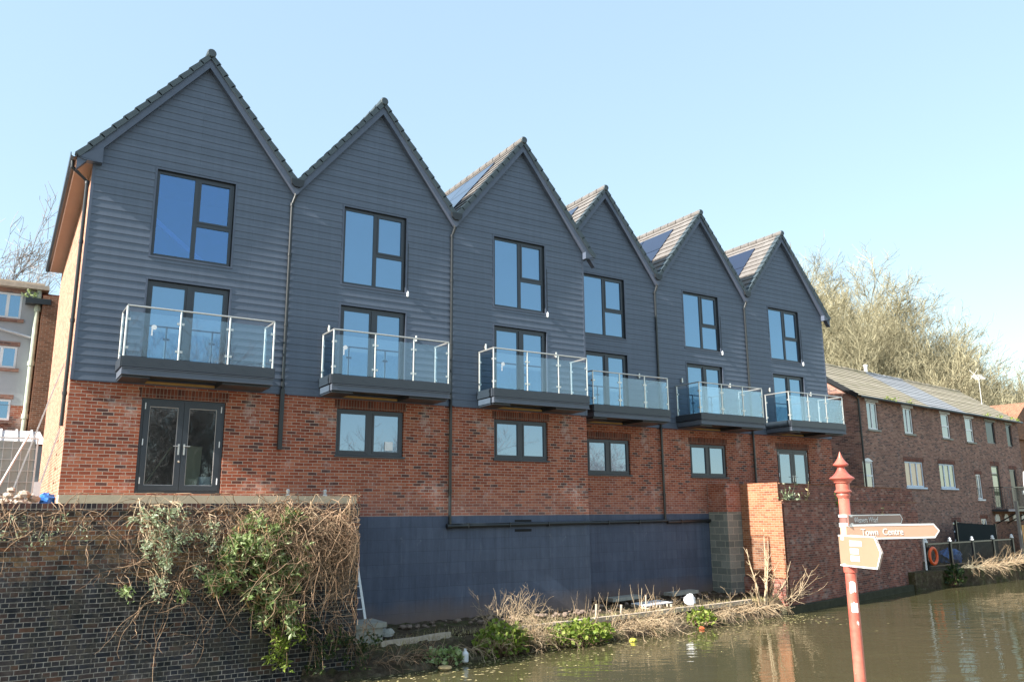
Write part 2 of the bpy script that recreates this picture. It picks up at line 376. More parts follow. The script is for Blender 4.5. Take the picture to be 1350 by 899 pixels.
def mk_leaf(name, c0, c1, c2, trans=.42):
    t = NT(name); g = t.new('ShaderNodeNewGeometry')
    c = t.ramp(g.outputs['Random Per Island'], [(0.0,c0),(.55,c1),(1.0,c2)])
    t.base(c); t.set(.5, 0, .35)
    tl = t.new('ShaderNodeBsdfTranslucent'); t.link(c, tl.inputs['Color'])
    mx = t.new('ShaderNodeMixShader'); mx.inputs[0].default_value = trans
    t.link(t.p.outputs[0], mx.inputs[1]); t.link(tl.outputs[0], mx.inputs[2]); t.link(mx.outputs[0], t.out.inputs['Surface']); return t.mat
M['leaf_pale'] = mk_leaf('pale_leaf', (.22,.28,.15), (.38,.45,.27), (.58,.62,.48))
M['leaf_green'] = mk_leaf('green_leaf', (.15,.23,.06), (.32,.41,.16), (.55,.60,.36))
M['leaf_bramble'] = mk_leaf('bramble_leaf', (.11,.17,.02), (.24,.32,.05), (.40,.45,.12))
M['leaf_dark'] = mk_leaf('dark_leaf', (.02,.04,.012), (.04,.07,.02), (.09,.12,.035))
def mk_twig(name, c0, c1):
    t = NT(name); g = t.new('ShaderNodeNewGeometry')
    t.base(t.mix(g.outputs['Random Per Island'], c0, c1)); t.set(.85, 0, .2); return t.mat
M['twig_pale'] = mk_twig('dry_pale_stem', (.24,.16,.09), (.55,.43,.29))
M['twig_brown'] = mk_twig('brown_stem', (.13,.075,.045), (.46,.31,.20))
M['twig_hill'] = mk_twig('hill_twig', (.17,.15,.09), (.38,.345,.225))
M['twig_grey'] = mk_twig('grey_twig', (.22,.19,.18), (.42,.38,.36))
M['seed'] = mk_twig('seed_head', (.25,.13,.05), (.45,.26,.11))
M['grass'] = mk_twig('dry_grass', (.24,.22,.08), (.55,.45,.25))
def mk_post():
    t = NT('faded_red_paint'); oc = t.objco()
    c = t.mix(t.ramp(t.noise(oc, 3, 6, .7), [(.35,0.0),(.65,1.0)]), (.36,.06,.045), (.46,.15,.105))
    ch = t.ramp(t.noise(oc, 22, 4, .7), [(.66,0.0),(.70,1.0)]); c = t.mix(t.math('MULTIPLY', ch, .6), c, (.42,.34,.30))
    t.base(c); t.set(.42, 0, .45); t.bump(t.noise(oc, 30, 4), .12, .004); return t.mat
M['post'] = mk_post()
M['signface'] = plain('sign_brown', (.60,.36,.25), .35, 0, .5, .12, 5)
M['signdark'] = plain('sign_dark_brown', (.20,.10,.085), .35, 0, .5, .1, 5)
M['signpale'] = plain('sign_faded', (.31,.20,.135), .5, 0, .5, .1, 5)
M['signwhite'] = plain('sign_white', (.80,.78,.76), .4, 0, .5, .06, 5)
M['sticker'] = plain('torn_sticker', (.72,.68,.64), .6, 0, .3, .2, 14)
M['orange'] = plain('lifebuoy_orange', (.72,.10,.02), .5)
M['bluetarp'] = plain('blue_sheet', (.03,.16,.50), .4, 0, .5, .4, 5)
M['yellow'] = plain('yellow_board', (.55,.36,.07), .7, 0, .3, .3, 4)
M['bluefr'] = plain('pale_blue_frame', (.58,.66,.78), .5, var=.06)
M['rubble'] = plain('rubble_mix', (.20,.15,.12), .9, 0, .2, .5, 5, .5)
M['rubble_pale'] = plain('pale_rubble', (.40,.33,.27), .9, 0, .2, .5, 5, .5)
M['mesh'] = plain('grey_mesh', (.33,.37,.36), .7, 0, .3, .15, 6)
M['bag'] = plain('white_bag', (.74,.74,.76), .5, var=.1)
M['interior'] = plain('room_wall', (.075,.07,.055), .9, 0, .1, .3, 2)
M['pulp'] = plain('pale_board', (.50,.43,.27), .8, 0, .2, .2, 4)
M['moss'] = plain('mossy_footing', (.055,.052,.032), .95, 0, .2, .6, 4, .8)

# ------------------------------------------------------------------ numbers of the place (metres, eye level is z = 0)
W = 4.6; S = 1.63; X4 = 13.69
ZA = 11.20; T = 1.24; ZCB = 2.90; ZB = -2.72; DEPTH = 10.0
SUN_EL = R(33.8); SUN_AZ = R(3.4)          # the sun stands left, almost in the plane of the facades

# ------------------------------------------------------------------ houses
def frame_rect(mb, x0, x1, z0, z1, y0, y1, w):
    mb.box(x0, x1, y0, y1, z1-w, z1); mb.box(x0, x1, y0, y1, z0, z0+w)
    mb.box(x0, x0+w, y0, y1, z0+w, z1-w); mb.box(x1-w, x1, y0, y1, z0+w, z1-w)
def window(root, X, x0, x1, z0, z1, yf, kind, trim):
    """frame set back in its opening; panes are sub-parts"""
    x0 += X; x1 += X
    Y = root.location.y
    y = Y + yf
    f = MB(); panes = []
    frame_rect(f, x0+.012, x1-.012, z0+.012, z1-.012, y, y+.07, .062)
    xm = (x0+x1)/2 + (.02 if kind != 'low' else 0)
    zi0 = z0+.074; zi1 = z1-.074
    if kind == 'tall':
        f.box(xm-.05, xm+.05, y, y+.07, zi0, zi1)
        zt = z0 + (z1-z0)*.44
        f.box(xm+.05, x1-.074, y, y+.07, zt-.045, zt+.045)
        frame_rect(f, xm+.05, x1-.074, zt+.045, zi1, y-.014, y+.05, .045)
        panes = [(x0+.074, xm-.05, zi0, zi1), (xm+.095, x1-.119, zt+.09, zi1-.045), (xm+.05, x1-.074, zi0, zt-.045)]
    elif kind == 'slide':
        f.box(xm-.06, xm+.05, y-.02, y+.05, zi0, zi1)
        frame_rect(f, xm+.05, x1-.074, zi0, zi1, y-.012, y+.05, .055)
        frame_rect(f, x0+.074, xm-.06, zi0, zi1, y+.004, y+.06, .05)
        panes = [(x0+.124, xm-.06, zi0+.05, zi1-.05), (xm+.105, x1-.129, zi0+.055, zi1-.055)]
    elif kind == 'low':
        f.box(xm-.06, xm+.06, y, y+.07, zi0, zi1)
        for a, b in ((x0+.074, xm-.06), (xm+.06, x1-.074)):
            frame_rect(f, a, b, zi0, zi1, y-.012, y+.05, .05); panes.append((a+.05, b-.05, zi0+.05, zi1-.05))
    name = {'tall':'window','slide':'balcony_door','low':'window'}[kind]
    fo = f.build(name, M['frame'], root)
    for a, b, c, d in panes:
        MB().box(a, b, y+.026, y+.034, c, d).build('pane', M['glass_low'] if kind == 'low' else M['clearwin'] if (kind == 'tall' and X == 0) else M['glass'], fo)
    if trim:
        t = MB(); w = .045; ya = Y-.047; yb = y+.02
        t.box(x0-w, x1+w, ya, Y-.025, z1, z1+w); t.box(x0-w, x1+w, ya-.006, yb, z0-w, z0-.002)
        t.box(x0-w, x0, ya, Y-.025, z0, z1); t.box(x1, x1+w, ya, Y-.025, z0, z1)
        t.build('window_trim', M['trim'], fo)
    else:
        MB().box(x0-.03, x1+.03, Y-.055, y+.02, z0-.045, z0-.002).build('sill', M['frame'], fo)
    return fo
def french_door(root, X, x0, x1, z0, z1, inside):
    x0 += X; x1 += X; Y = root.location.y; y = Y+.05
    f = MB(); frame_rect(f, x0+.01, x1-.01, z0+.01, z1-.01, y, y+.08, .055)
    fo = f.build('door_frame', M['frame'], root)
    xm = (x0+x1)/2
    for k, (a, b) in enumerate(((x0+.068, xm-.004), (xm+.004, x1-.068))):
        d = MB(); frame_rect(d, a, b, z0+.068, z1-.068, y-.02, y+.05, .115)
        do = d.build('glazed_door', M['frame'], root)
        MB().box(a+.115, b-.115, y+.01, y+.018, z0+.183, z1-.183).build('pane', M['doorglass'] if inside else M['glass_low'], do)
        g = MB(); gx0, gx1, gz0, gz1 = a+.115, b-.115, z0+.183, z1-.183
        frame_rect(g, gx0, gx1, gz0, gz1, y-.0, y+.008, .012); g.build('glazing_bead', M['fasciaw'], do)
        h = MB(); hx = b-.055 if k == 0 else a+.055
        h.box(hx-.018, hx+.018, y-.030, y-.021, z0+.86, z0+1.10)
        h.tube([(hx, y-.03, z0+1.05), (hx, y-.07, z0+1.05), (hx+(-.12 if k == 0 else .12), y-.07, z0+1.05)], .010, 8)
        if k == 0: h.tube([(hx+.02, y-.03, z0+.72), (hx+.02, y-.05, z0+.70)], .022, 8)
        h.build('handle', M['steel'], do)
        e = MB(); hxx = a+.02 if k == 0 else b-.02
        for hz in (z0+.28, z0+1.12, z0+1.92):
            e = MB(); e.tube([(hxx, y-.026, hz-.07), (hxx, y-.026, hz+.07)], .012, 8); e.build('hinge', M['white'], do)
    if inside:
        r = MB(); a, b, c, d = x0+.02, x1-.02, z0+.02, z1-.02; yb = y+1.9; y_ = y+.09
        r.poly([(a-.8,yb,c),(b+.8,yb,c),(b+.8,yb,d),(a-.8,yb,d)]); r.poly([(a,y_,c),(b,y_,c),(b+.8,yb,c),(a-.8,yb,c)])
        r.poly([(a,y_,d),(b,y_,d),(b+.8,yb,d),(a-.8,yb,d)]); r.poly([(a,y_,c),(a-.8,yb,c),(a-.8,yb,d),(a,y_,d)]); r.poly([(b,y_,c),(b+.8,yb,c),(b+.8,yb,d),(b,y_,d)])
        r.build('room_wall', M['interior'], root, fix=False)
def gable_cladding(holes):
    mb = MB(); h = .178; z = ZCB; zt = ZA-.24
    def lim(zz):
        e = max(0.0, (zz-(zt-T*2.3))/T) if zz > zt-T*2.3 else 0.0
        return e
    cuts = sorted({c for hh in holes for c in hh[2:4]})
    while z < zt-.01:
        z1 = min(z+h, zt)
        zz = [z] + [c for c in cuts if z+1e-6 < c < z1-1e-6] + [z1]
        kz = zt-T*2.3
        if z < kz < z1: zz = sorted(zz+[kz])
        for a, b in zip(zz, zz[1:]):
            ya = -.043+.013*(a-z)/h; yb = -.043+.013*(b-z)/h
            mid = (a+b)/2
            hs = sorted([(q[0], q[1]) for q in holes if q[2] < mid < q[3]])
            x = None; segs = []
            la, lb = lim(a), lim(b); ra, rb = W-la, W-lb
            cur = (la, lb)
            for q in hs:
                segs.append((cur, (q[0], q[0]))); cur = (q[1], q[1])
            segs.append((cur, (ra, rb)))
            for (p0, p1), (q0, q1) in segs:
                mb.poly([(p0,ya,a),(q0,ya,a),(q1,yb,b),(p1,yb,b)])
                if a == z: mb.poly([(p0,-.030,a),(q0,-.030,a),(q0,ya,a),(p0,ya,a)])
        z = z1
    return mb
HOUSES = [
 dict(X=0.0, Y=0.0, lower='door', lz=(.50,2.60), lx=(1.44,3.25), base=.2, end='L', label='dark clad gabled house at the left end with glazed double doors under its balcony'),
 dict(X=W, Y=0.0, lower='win', lz=(1.47,2.64), lx=(1.35,3.19), base=ZB, end='', label='dark clad gabled house with a small white vent in its lower window'),
 dict(X=2*W, Y=0.0, lower='win', lz=(1.50,2.62), lx=(1.35,3.18), base=ZB, end='R', label='dark clad gabled house just before the step back halfway along the row'),
 dict(X=X4, Y=S, lower='win', lz=(1.25,2.40), lx=(1.36,3.16), base=ZB, end='', label='dark clad gabled house just behind the step, its left edge hidden'),
 dict(X=X4+W, Y=S, lower='win', lz=(1.25,2.40), lx=(1.32,3.14), base=ZB, end='', label='dark clad gabled house standing above the grey block buttress'),
 dict(X=X4+2*W, Y=S, lower='door', lz=(.28,2.38), lx=(1.28,3.13), base=.0, end='R', label='dark clad gabled house at the right end beside the old brown brick houses'),
]
def build_house(i, h):
    X, Y = h['X'], h['Y']
    root = thing('gabled_house', h['label'], 'house', (X, Y, ZB), 0, 'dark clad gabled houses in the new row')
    inn = .004
    up = (1.34, 3.13, 5.88, 8.0); bd = (1.34, 3.16, 3.28, 5.31)
    lo = (*h['lx'], *h['lz'])
    # brick storey, side walls, rear
    b = MB(); b.wall(X+0 if i else X, X+W, h['base'] if h['lower']=='win' else h['base'], ZCB+.15, Y, [(X+lo[0], X+lo[1], lo[2], lo[3])], .14)
    fr = b.build('brick_front', M['brick_new'], root, fix=False)
    s = MB()
    zr = ZA-.2
    for xx in (X+inn if i else X, X+W-inn):
        s.poly([(xx, Y+(0 if xx == X else .06), ZB), (xx, Y+DEPTH, ZB), (xx, Y+DEPTH, zr-T*2.3), (xx, Y+(0 if xx == X else .06), zr-T*2.3)])
    s.poly([(X+inn,Y+DEPTH,ZB),(X+W-inn,Y+DEPTH,ZB),(X+W-inn,Y+DEPTH,zr-T*2.3),(X+W/2,Y+DEPTH,zr),(X+inn,Y+DEPTH,zr-T*2.3)])
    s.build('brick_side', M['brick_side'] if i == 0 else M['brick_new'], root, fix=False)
    if i == 0:
        pass
    # soldier course over the opening
    MB().box(X+lo[0]-.06, X+lo[1]+.06, Y-.004, Y+.05, lo[3]+.006, lo[3]+.225).build('brick_lintel', M['brick_soldier'], root)
    # painted block base
    if h['base'] < -1:
        x1 = X+W if i != 4 else X+3.12
        MB().box(X+(.0 if i else 0), x1-(.0), Y-.016, Y+.02, ZB-.3, -.035).build('painted_base', M['painted'], root)
    # cladding
    c = gable_cladding([up, bd]); c.v = [(x+X, y+Y, z) for x, y, z in c.v]
    c.build('cladding', M['clad'], root, fix=False)
    t = MB()
    if i in (0, 3): t.box(X-.012, X+.05, Y-.047, Y+.02, ZCB-.01, ZA-.24-T*2.3)
    if i in (2, 5): t.box(X+W-.05, X+W+.012, Y-.047, Y+.02, ZCB-.01, ZA-.24-T*2.3)
    t.box(X+.052, X+W-.052, Y-.04, Y+.0, ZCB-.022, ZCB-.002)
    t.build('corner_trim', M['trim'], root)
    rv = MB()
    for q in (up, bd):
        for p0, p1 in (((q[0],q[2]),(q[1],q[2])),((q[1],q[2]),(q[1],q[3])),((q[1],q[3]),(q[0],q[3])),((q[0],q[3]),(q[0],q[2]))):
            rv.poly([(X+p0[0],Y-.03,p0[1]),(X+p1[0],Y-.03,p1[1]),(X+p1[0],Y+.16,p1[1]),(X+p0[0],Y+.16,p0[1])])
    rv.build('opening_lining', M['frame'], root, fix=False)
    if i == 0:
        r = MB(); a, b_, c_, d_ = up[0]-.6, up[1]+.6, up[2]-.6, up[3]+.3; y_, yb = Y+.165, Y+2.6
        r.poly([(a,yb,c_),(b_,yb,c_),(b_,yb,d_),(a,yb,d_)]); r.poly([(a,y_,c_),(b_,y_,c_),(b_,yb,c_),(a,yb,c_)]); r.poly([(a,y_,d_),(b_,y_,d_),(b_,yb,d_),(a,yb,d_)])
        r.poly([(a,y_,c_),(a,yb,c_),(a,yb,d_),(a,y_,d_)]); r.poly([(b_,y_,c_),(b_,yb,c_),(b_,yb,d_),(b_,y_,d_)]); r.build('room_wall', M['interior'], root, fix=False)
    window(root, X, *up, .03, 'tall', True)
    window(root, X, *bd, .03, 'slide', True)
    if h['lower'] == 'win':
        w = window(root, X, *lo, .05, 'low', False)
        if i == 1:
            v = MB(); xx = X+lo[1]-.50; zz = lo[2]+.16; yy = Y+.05+.02
            v.box(xx, xx+.22, yy-.02, yy, zz, zz+.22); v.tube([(xx+.11, yy-.03, zz+.11), (xx+.11, yy-.02, zz+.11)], .075, 16)
            v.build('vent', M['white'], w)
    else: french_door(root, X, *lo, i == 0)
    # bargeboards and verge
    L = -.34 if i == 0 else .0; Rr = .34 if i in (2, 5) else 0.0
    bb = MB(); so = MB(); vt = MB()
    def roofz(x): return ZA - T*abs(x-2.3)
    for sgn, xe in ((-1, L), (1, W+Rr)):
        za = roofz(2.3); ze = roofz(xe)
        bb.prism([(X+2.3, za-.11), (X+xe, ze-.11), (X+xe, ze-.37), (X+2.3, za-.37)], Y-.20, Y-.172)
        so.prism([(X+2.3, za-.34), (X+xe, ze-.34), (X+xe, ze-.36), (X+2.3, za-.36)], Y-.171, Y-.032)
        n = 12; dx = (xe-2.3)/n; ln = math.hypot(1, T); nx, nz = sgn*T/ln, 1/ln
        for k in range(n):
            xa = 2.3+dx*k; xb = 2.3+dx*(k+1)
            pa = Vector((X+xa, 0, roofz(xa))); pb = Vector((X+xb, 0, roofz(xb))); nn = Vector((nx, 0, nz)); d = (pb-pa).normalized()
            o1 = nn*.012; o2 = nn*.045
            poly = [pa+o1-nn*.11, pb+o2-nn*.13+d*.03, pb+o2+d*.03, pa+o1]
            vt.prism([(p.x, p.z) for p in poly], Y-.245, Y-.03)
    bb.build('bargeboard', M['trim'], root); so.build('verge_soffit', M['trim'], root)
    vt.build('verge_tile', M['verge'], root)
    # eave box ends
    eb = MB()
    if i == 0: eb.prism([(X-.36, roofz(-.34)-.08), (X+.16, roofz(.16)-.36), (X+.16, 7.80), (X-.20, 7.80), (X-.36, 7.86)], Y-.225, Y-.026)
    if i in (2, 5): eb.prism([(X+W+.36, roofz(W+.34)-.08), (X+W-.02, roofz(W-.02)-.36), (X+W-.02, 7.80), (X+W+.30, 7.80), (X+W+.36, 7.88)], Y-.225, Y-.026)
    if eb.v: eb.build('eave_box', M['trim'], root)
    # roof in courses
    rf = MB()
    for sgn, xe in ((-1, L if i == 0 else .0), (1, W+Rr)):
        n = 12; dx = (xe-2.3)/n; ln = math.hypot(1, T); nx, nz = sgn*T/ln, 1/ln
        for k in range(n):
            xa = 2.3+dx*k; xb = 2.3+dx*(k+1)
            a = Vector((X+xa, 0, roofz(xa)))+Vector((nx,0,nz))*.004; b_ = Vector((X+xb, 0, roofz(xb)))+Vector((nx,0,nz))*.034
            c_ = Vector((X+xb, 0, roofz(xb)))+Vector((nx,0,nz))*.004
            y0, y1 = Y-.03, Y+DEPTH+.1
            rf.poly([(a.x,y0,a.z),(b_.x,y0,b_.z),(b_.x,y1,b_.z),(a.x,y1,a.z)])
            rf.poly([(b_.x,y0,b_.z),(c_.x,y0,c_.z),(c_.x,y1,c_.z),(b_.x,y1,b_.z)])
    ro = rf.build('roof', M['tile'], root, fix=False)
    rg = MB(); segs = 24
    for k in range(segs):
        ya = Y-.25+k*(DEPTH+.3)/segs; yb = Y-.25+(k+1)*(DEPTH+.3)/segs
        rg.tube([(X+2.3, ya, ZA-.0), (X+2.3, yb-.02, ZA-.0)], [.115, .106], 12)
    rg.build('ridge_tile', M['verge'] if i < 2 else M['tile'], ro)
    fin = MB(); fin.tube([(X+2.3, Y-.285, ZA-.0), (X+2.3, Y-.248, ZA-.0)], [.095,.113], 12); fin.build('ridge_cap', M['verge'], root)
    # solar panels let into the left slope
    if i:
        sp_ = MB(); ln = math.hypot(1, T); nn = Vector((-T/ln, 0, 1/ln))
        def P(x, y, o): q = Vector((X+x, Y+y, roofz(x)))+nn*o; return q
        ys = [.85, 2.55, 4.25, 5.95, 7.6]
        for ya, yb in zip(ys, ys[1:]):
            for xa, xb in ((1.96, 1.22), (1.20, .46)):
                p = [P(xa,ya+.02,.055), P(xb,ya+.02,.055), P(xb,yb-.02,.055), P(xa,yb-.02,.055)]
                q = [P(xa,ya+.02,.0), P(xb,ya+.02,.0), P(xb,yb-.02,.0), P(xa,yb-.02,.0)]
                sp_.add(p+q, [(0,1,2,3),(0,4,5,1),(1,5,6,2),(2,6,7,3),(3,7,4,0)])
        sp_.build('solar_panel', M['solar'], ro)
    # balcony
    ox0, ox1, oy, rz = (.87, 4.06, -.9, 4.45) if i < 3 else (.72, 3.90, -1.22, 4.40)
    if i == 2: ox0, ox1 = .80, 4.02
    bal = MB()
    bal.box(X+ox0, X+ox1, Y+oy, Y-.045, 3.14, 3.27)
    bal.box(X+ox0+.5, X+ox1-.5, Y+oy+.12, Y-.05, 3.0, 3.13)
    bal.box(X+ox0+.02, X+.02+ox0+.55, Y+oy+.06, Y-.05, 2.90, 3.0); bal.box(X+ox1-1.1, X+ox1-.02, Y+oy+.1, Y-.05, 2.90, 3.0)
    bo = bal.build('balcony', M['frame'], root)
    fa = MB(); fa.box(X+ox0-.01, X+ox1+.01, Y+oy-.035, Y+oy-.002, 3.115, 3.335)
    fa.box(X+ox0-.035, X+ox0-.002, Y+oy-.002, Y-.045, 3.115, 3.335); fa.box(X+ox1+.002, X+ox1+.035, Y+oy-.002, Y-.045, 3.115, 3.335)
    for k in range(6): fa.tube([(X+ox0+.15+k*(ox1-ox0-.3)/5, Y+oy-.043, 3.26), (X+ox0+.15+k*(ox1-ox0-.3)/5, Y+oy-.034, 3.26)], .014, 6)
    fa.build('fascia', M['frame'], bo)
    ch = MB(); ch.box(X+ox0+.0, X+ox1-.0, Y+oy-.015, Y+oy+.03, 2.945, 3.10); ch.box(X+ox0, X+ox1, Y+oy-.045, Y+oy-.016, 2.945, 2.965); ch.box(X+ox0, X+ox1, Y+oy-.045, Y+oy-.016, 3.085, 3.10)
    ch.box(X+ox0-.0, X+ox0+.045, Y+oy+.031, Y-.045, 2.945, 3.10); ch.box(X+ox1-.045, X+ox1, Y+oy+.031, Y-.045, 2.945, 3.10)
    ch.build('steel_channel', M['darksteel'], bo)
    MB().box(X+ox0+.58, X+ox1-1.12, Y-.12, Y-.052, 2.905, 2.955).build('batten', M['yellowwood'], bo)
    px = [ox0+.02, ox0+.02+(ox1-ox0-.04)*.345, ox0+.02+(ox1-ox0-.04)*.68, ox1-.02]
    fy = Y+oy+.03; iy = Y-.10
    posts = [(X+p, fy) for p in px] + [(X+ox0+.02, iy), (X+ox1-.02, iy)]
    for p in posts:
        m = MB(); m.tube([(p[0], p[1], 3.272), (p[0], p[1], rz-.02)], .0225, 12)
        m.lathe([(.045,0),(.045,.012),(.0226,.016)], (p[0], p[1], 3.271), 12)
        m.build('post', M['steel'], bo, smooth=False)
    hr = MB(); hr.tube([(X+ox0+.02, Y-.05, rz), (X+ox0+.02, fy, rz), (X+ox1-.02, fy, rz), (X+ox1-.02, Y-.05, rz)], .0215, 10)
    hr.build('handrail', M['steel'], bo)
    g0, g1 = 3.36, rz-.13
    for a, b_ in zip(px, px[1:]):
        MB().box(X+a+.04, X+b_-.04, fy-.005, fy+.005, g0, g1).build('glass_panel', M['balglass'], bo)
    for xx in (X+ox0+.02, X+ox1-.02):
        MB().box(xx-.005, xx+.005, fy+.04, iy-.04, g0, g1).build('glass_panel', M['balglass'], bo)
    cl = MB()
    for k, p in enumerate(px):
        for zc in (g0+.17, g1-.17):
            if k < 3: cl.box(X+p+.018, X+p+.075, fy-.016, fy+.016, zc-.025, zc+.025)
            if k > 0: cl.box(X+p-.075, X+p-.018, fy-.016, fy+.016, zc-.025, zc+.025)
    for xx in (X+ox0+.02, X+ox1-.02):
        for zc in (g0+.17, g1-.17):
            cl.box(xx-.016, xx+.016, fy+.018, fy+.075, zc-.025, zc+.025); cl.box(xx-.016, xx+.016, iy-.075, iy-.018, zc-.025, zc+.025)
    cl.build('glass_clamp', M['steel'], bo)
    if i < 3:                              # maker's tag left on the pane
        tg = MB(); cx = X+px[0]+(.55 if i == 0 else .3); zc = g1-.30
        tg.tube([(cx, fy-.012, zc), (cx, fy-.006, zc)], .055, 14); tg.box(cx-.05, cx-.02, fy-.011, fy-.007, zc-.19, zc-.04)
        tg.build('tag', M['white'], bo)
    # wall lights
    for xx in ((1.03, 3.46) if i not in (0, 3) else (3.62,)):
        if i == 0: continue
        wl = MB(); wl.box(X+xx-.03, X+xx+.03, Y-.07, Y-.036, 4.58, 4.66); wl.tube([(X+xx, Y-.10, 4.55), (X+xx, Y-.10, 4.71)], .028, 12)
        wl.build('wall_light', M['steel'], root)
    if i in (1, 2, 4, 5):
        e = MB(); e.tube([(X+up[1]+.075, Y-.05, up[2]+.02), (X+up[1]+.075, Y-.05, up[2]+1.4)], .008, 6); e.build('cable', M['frame'], root)
        e = MB(); e.lathe([(.012,0),(.032,.02),(.032,.12),(.015,.16)], (X+up[1]+.075, Y-.062, up[2]-.12), 10); e.build('cable_end', M['white'], root)
    # rainwater goods in the valley at the right hand edge
    if i in (0, 1, 3, 4):
        zend = {0:1.55, 1:-.27, 3:-.30, 4:.85}[i]
        xx = X+W; zh = roofz(W)
        dp = MB(); xo = xx-.05
        dp.tube([(xx, Y-.14, zh-.16), (xx, Y-.14, zh-.36), (xo-.02, Y-.085, zh-.62), (xo-.02, Y-.085, ZCB-.02)], .040, 12)
        for zz in (zh-.18, zh-.34, zh-.62, 6.4, 4.6, 3.1): dp.tube([((xx if zz > zh-.5 else xo-.02), Y-(.14 if zz > zh-.5 else .085), zz-.04), ((xx if zz > zh-.5 else xo-.02), Y-(.14 if zz > zh-.5 else .085), zz+.04)], .050, 12)
        if i == 0: dp.box(xo-.07, xo+.03, Y-.12, Y-.03, zend, ZCB+.1)
        else:
            dp.tube([(xo-.02, Y-.085, ZCB), (xo-.02, Y-.085, zend)], .042, 12)
            for zz in (1.9, .6): dp.tube([(xo-.02, Y-.085, zz-.05), (xo-.02, Y-.085, zz+.05)], .053, 12)
        do = dp.build('downpipe', M['blackpl'], root, smooth=False)
        hp = MB(); hp.prism([(xx-.17, zh+.03), (xx+.17, zh+.03), (xx+.15, zh-.10), (xx+.07, zh-.17), (xx-.07, zh-.17), (xx-.15, zh-.10)], Y-.27, Y-.045)
        hp.build('hopper', M['blackpl'], do)
        vg = MB(); vg.poly([(xx-.12, Y-.2, roofz(W-.12)+.05), (xx, Y-.2, zh-.0), (xx, Y+DEPTH, zh), (xx-.12, Y+DEPTH, roofz(W-.12)+.05)])
        vg.poly([(xx+.12, Y-.2, roofz(W-.12)+.05), (xx, Y-.2, zh-.0), (xx, Y+DEPTH, zh), (xx+.12, Y+DEPTH, roofz(W-.12)+.05)])
        vg.build('valley_lining', M['verge'], ro, fix=False)
    if i == 0:
        g = MB(); pr = [(-.07,.02),(-.06,-.06),(0,-.09),(.06,-.06),(.07,.02),(.055,.02),(.045,-.05),(0,-.073),(-.045,-.05),(-.055,.02)]
        gx = X-.41; gz = roofz(-.34)-.03
        g.add([(gx+a, y, gz+b2) for y in (Y-.22, Y+DEPTH) for a, b2 in pr], [tuple(range(10)), tuple(range(19,9,-1))]+[(k,(k+1)%10,(k+1)%10+10,k+10) for k in range(10)])
        g.build('gutter', M['blackpl'], root)
        f = MB(); f.box(X-.35, X-.325, Y-.026, Y+DEPTH, 7.83, roofz(-.34)-.05); f.build('fascia_board', M['fasciaw'], root)
        f = MB(); f.box(X-.324, X+.0, Y-.025, Y+DEPTH, 7.84, 7.86); f.build('soffit', M['soffit'], root)
        d = MB(); d.tube([(gx, Y+.05, gz-.07), (gx, Y+.05, gz-.22), (X-.075, Y+.12, gz-.48), (X-.075, Y+.12, 1.9)], .040, 12)
        for zz in (gz-.5, 6.0, 4.2, 2.6): d.tube([(X-.075, Y+.12, zz-.04), (X-.075, Y+.12, zz+.04)], .05, 12)
        d.build('downpipe', M['blackpl'], root)
    # drain run on the painted base
    if i in (2, 3, 4):
        a = X-.14 if i == 2 else X+.02; b_ = X+W-.02 if i != 4 else X+3.12
        if i == 3: a = X+.14
        p = MB(); p.tube([(a, Y-.085, -.30), (b_, Y-.085, -.255)], .055, 12)
        if i != 4: p.tube([(a-.02, Y-.085, -.30), (a+.12, Y-.085, -.30)], .07, 12)
        for k in range(3): p.box(a+.6+k*1.3, a+.63+k*1.3, Y-.15, Y-.015, -.345, -.225)
        p.build('drain_pipe', M['blackpl'], root)
        led = MB(); led.box(a, b_, Y-.03, Y-.0165, -.235, -.215); led.build('flashing', M['darksteel'], root)
    if i == 2:
        v = MB()
        for zz in (-.19, -.44): v.box(X+2.0, X+2.55, Y-.024, Y-.0165, zz-.035, zz+.035)
        v.build('air_vent', M['dark'], root)
    return root
for i, h in enumerate(HOUSES): build_house(i, h)

# things standing inside the glazed doors of the first house
b = MB(); b.bar((2.72, .62, .60), (2.80, .85, 1.62), .32, .03, (0,1,0)); one(b, 'pale_board', M['pulp'], 'tall pale board leaning behind the right glazed door', 'board', (2.74,.7,.60))
b = MB(); b.box(2.34, 2.80, .42, .46, .58, .86); one(b, 'low_board', M['pulp'], 'low pale board standing behind the foot of the right glazed door', 'board', (2.57,.44,.58))
b = MB(); b.box(2.86, 3.10, .40, .62, .58, .90); b.box(2.93, 3.01, .394, .3995, .72, .745); one(b, 'white_tub', M['bag'], 'white tub standing in the bottom corner behind the right glazed door', 'tub', (2.98,.5,.58))
b = MB(); b.tube([(1.62, .45, .58), (2.28, .95, 1.60)], .016, 8); one(b, 'pole', M['pulp'], 'thin pale pole leaning behind the left glazed door', 'pole', (1.7,.5,.58))

b = MB(); b.bar((1.25,.55,7.10), (3.05,.62,5.75), .03, .10, (0,0,1)); one(b, 'white_beam', M['white'], 'white sloping beam seen through the top window of the left end house', 'beam', (2.1,.6,5.4))
b = MB()
for k in range(5): b.box(1.50-.02*k, 2.75+.015*k, .42, .60, 5.60+.085*k, 5.66+.085*k)
one(b, 'stacked_panels', M['white'], 'stack of white panels seen through the top window of the left end house', 'panels', (2.1,.5,5.6))
# ------------------------------------------------------------------ ground, water, sky side
b = MB(); b.slab([(-2000,-2000),(2000,-2000),(2000,2000),(-2000,2000)], -3.21, -3.2); w = struct(b, 'water', M['water'])
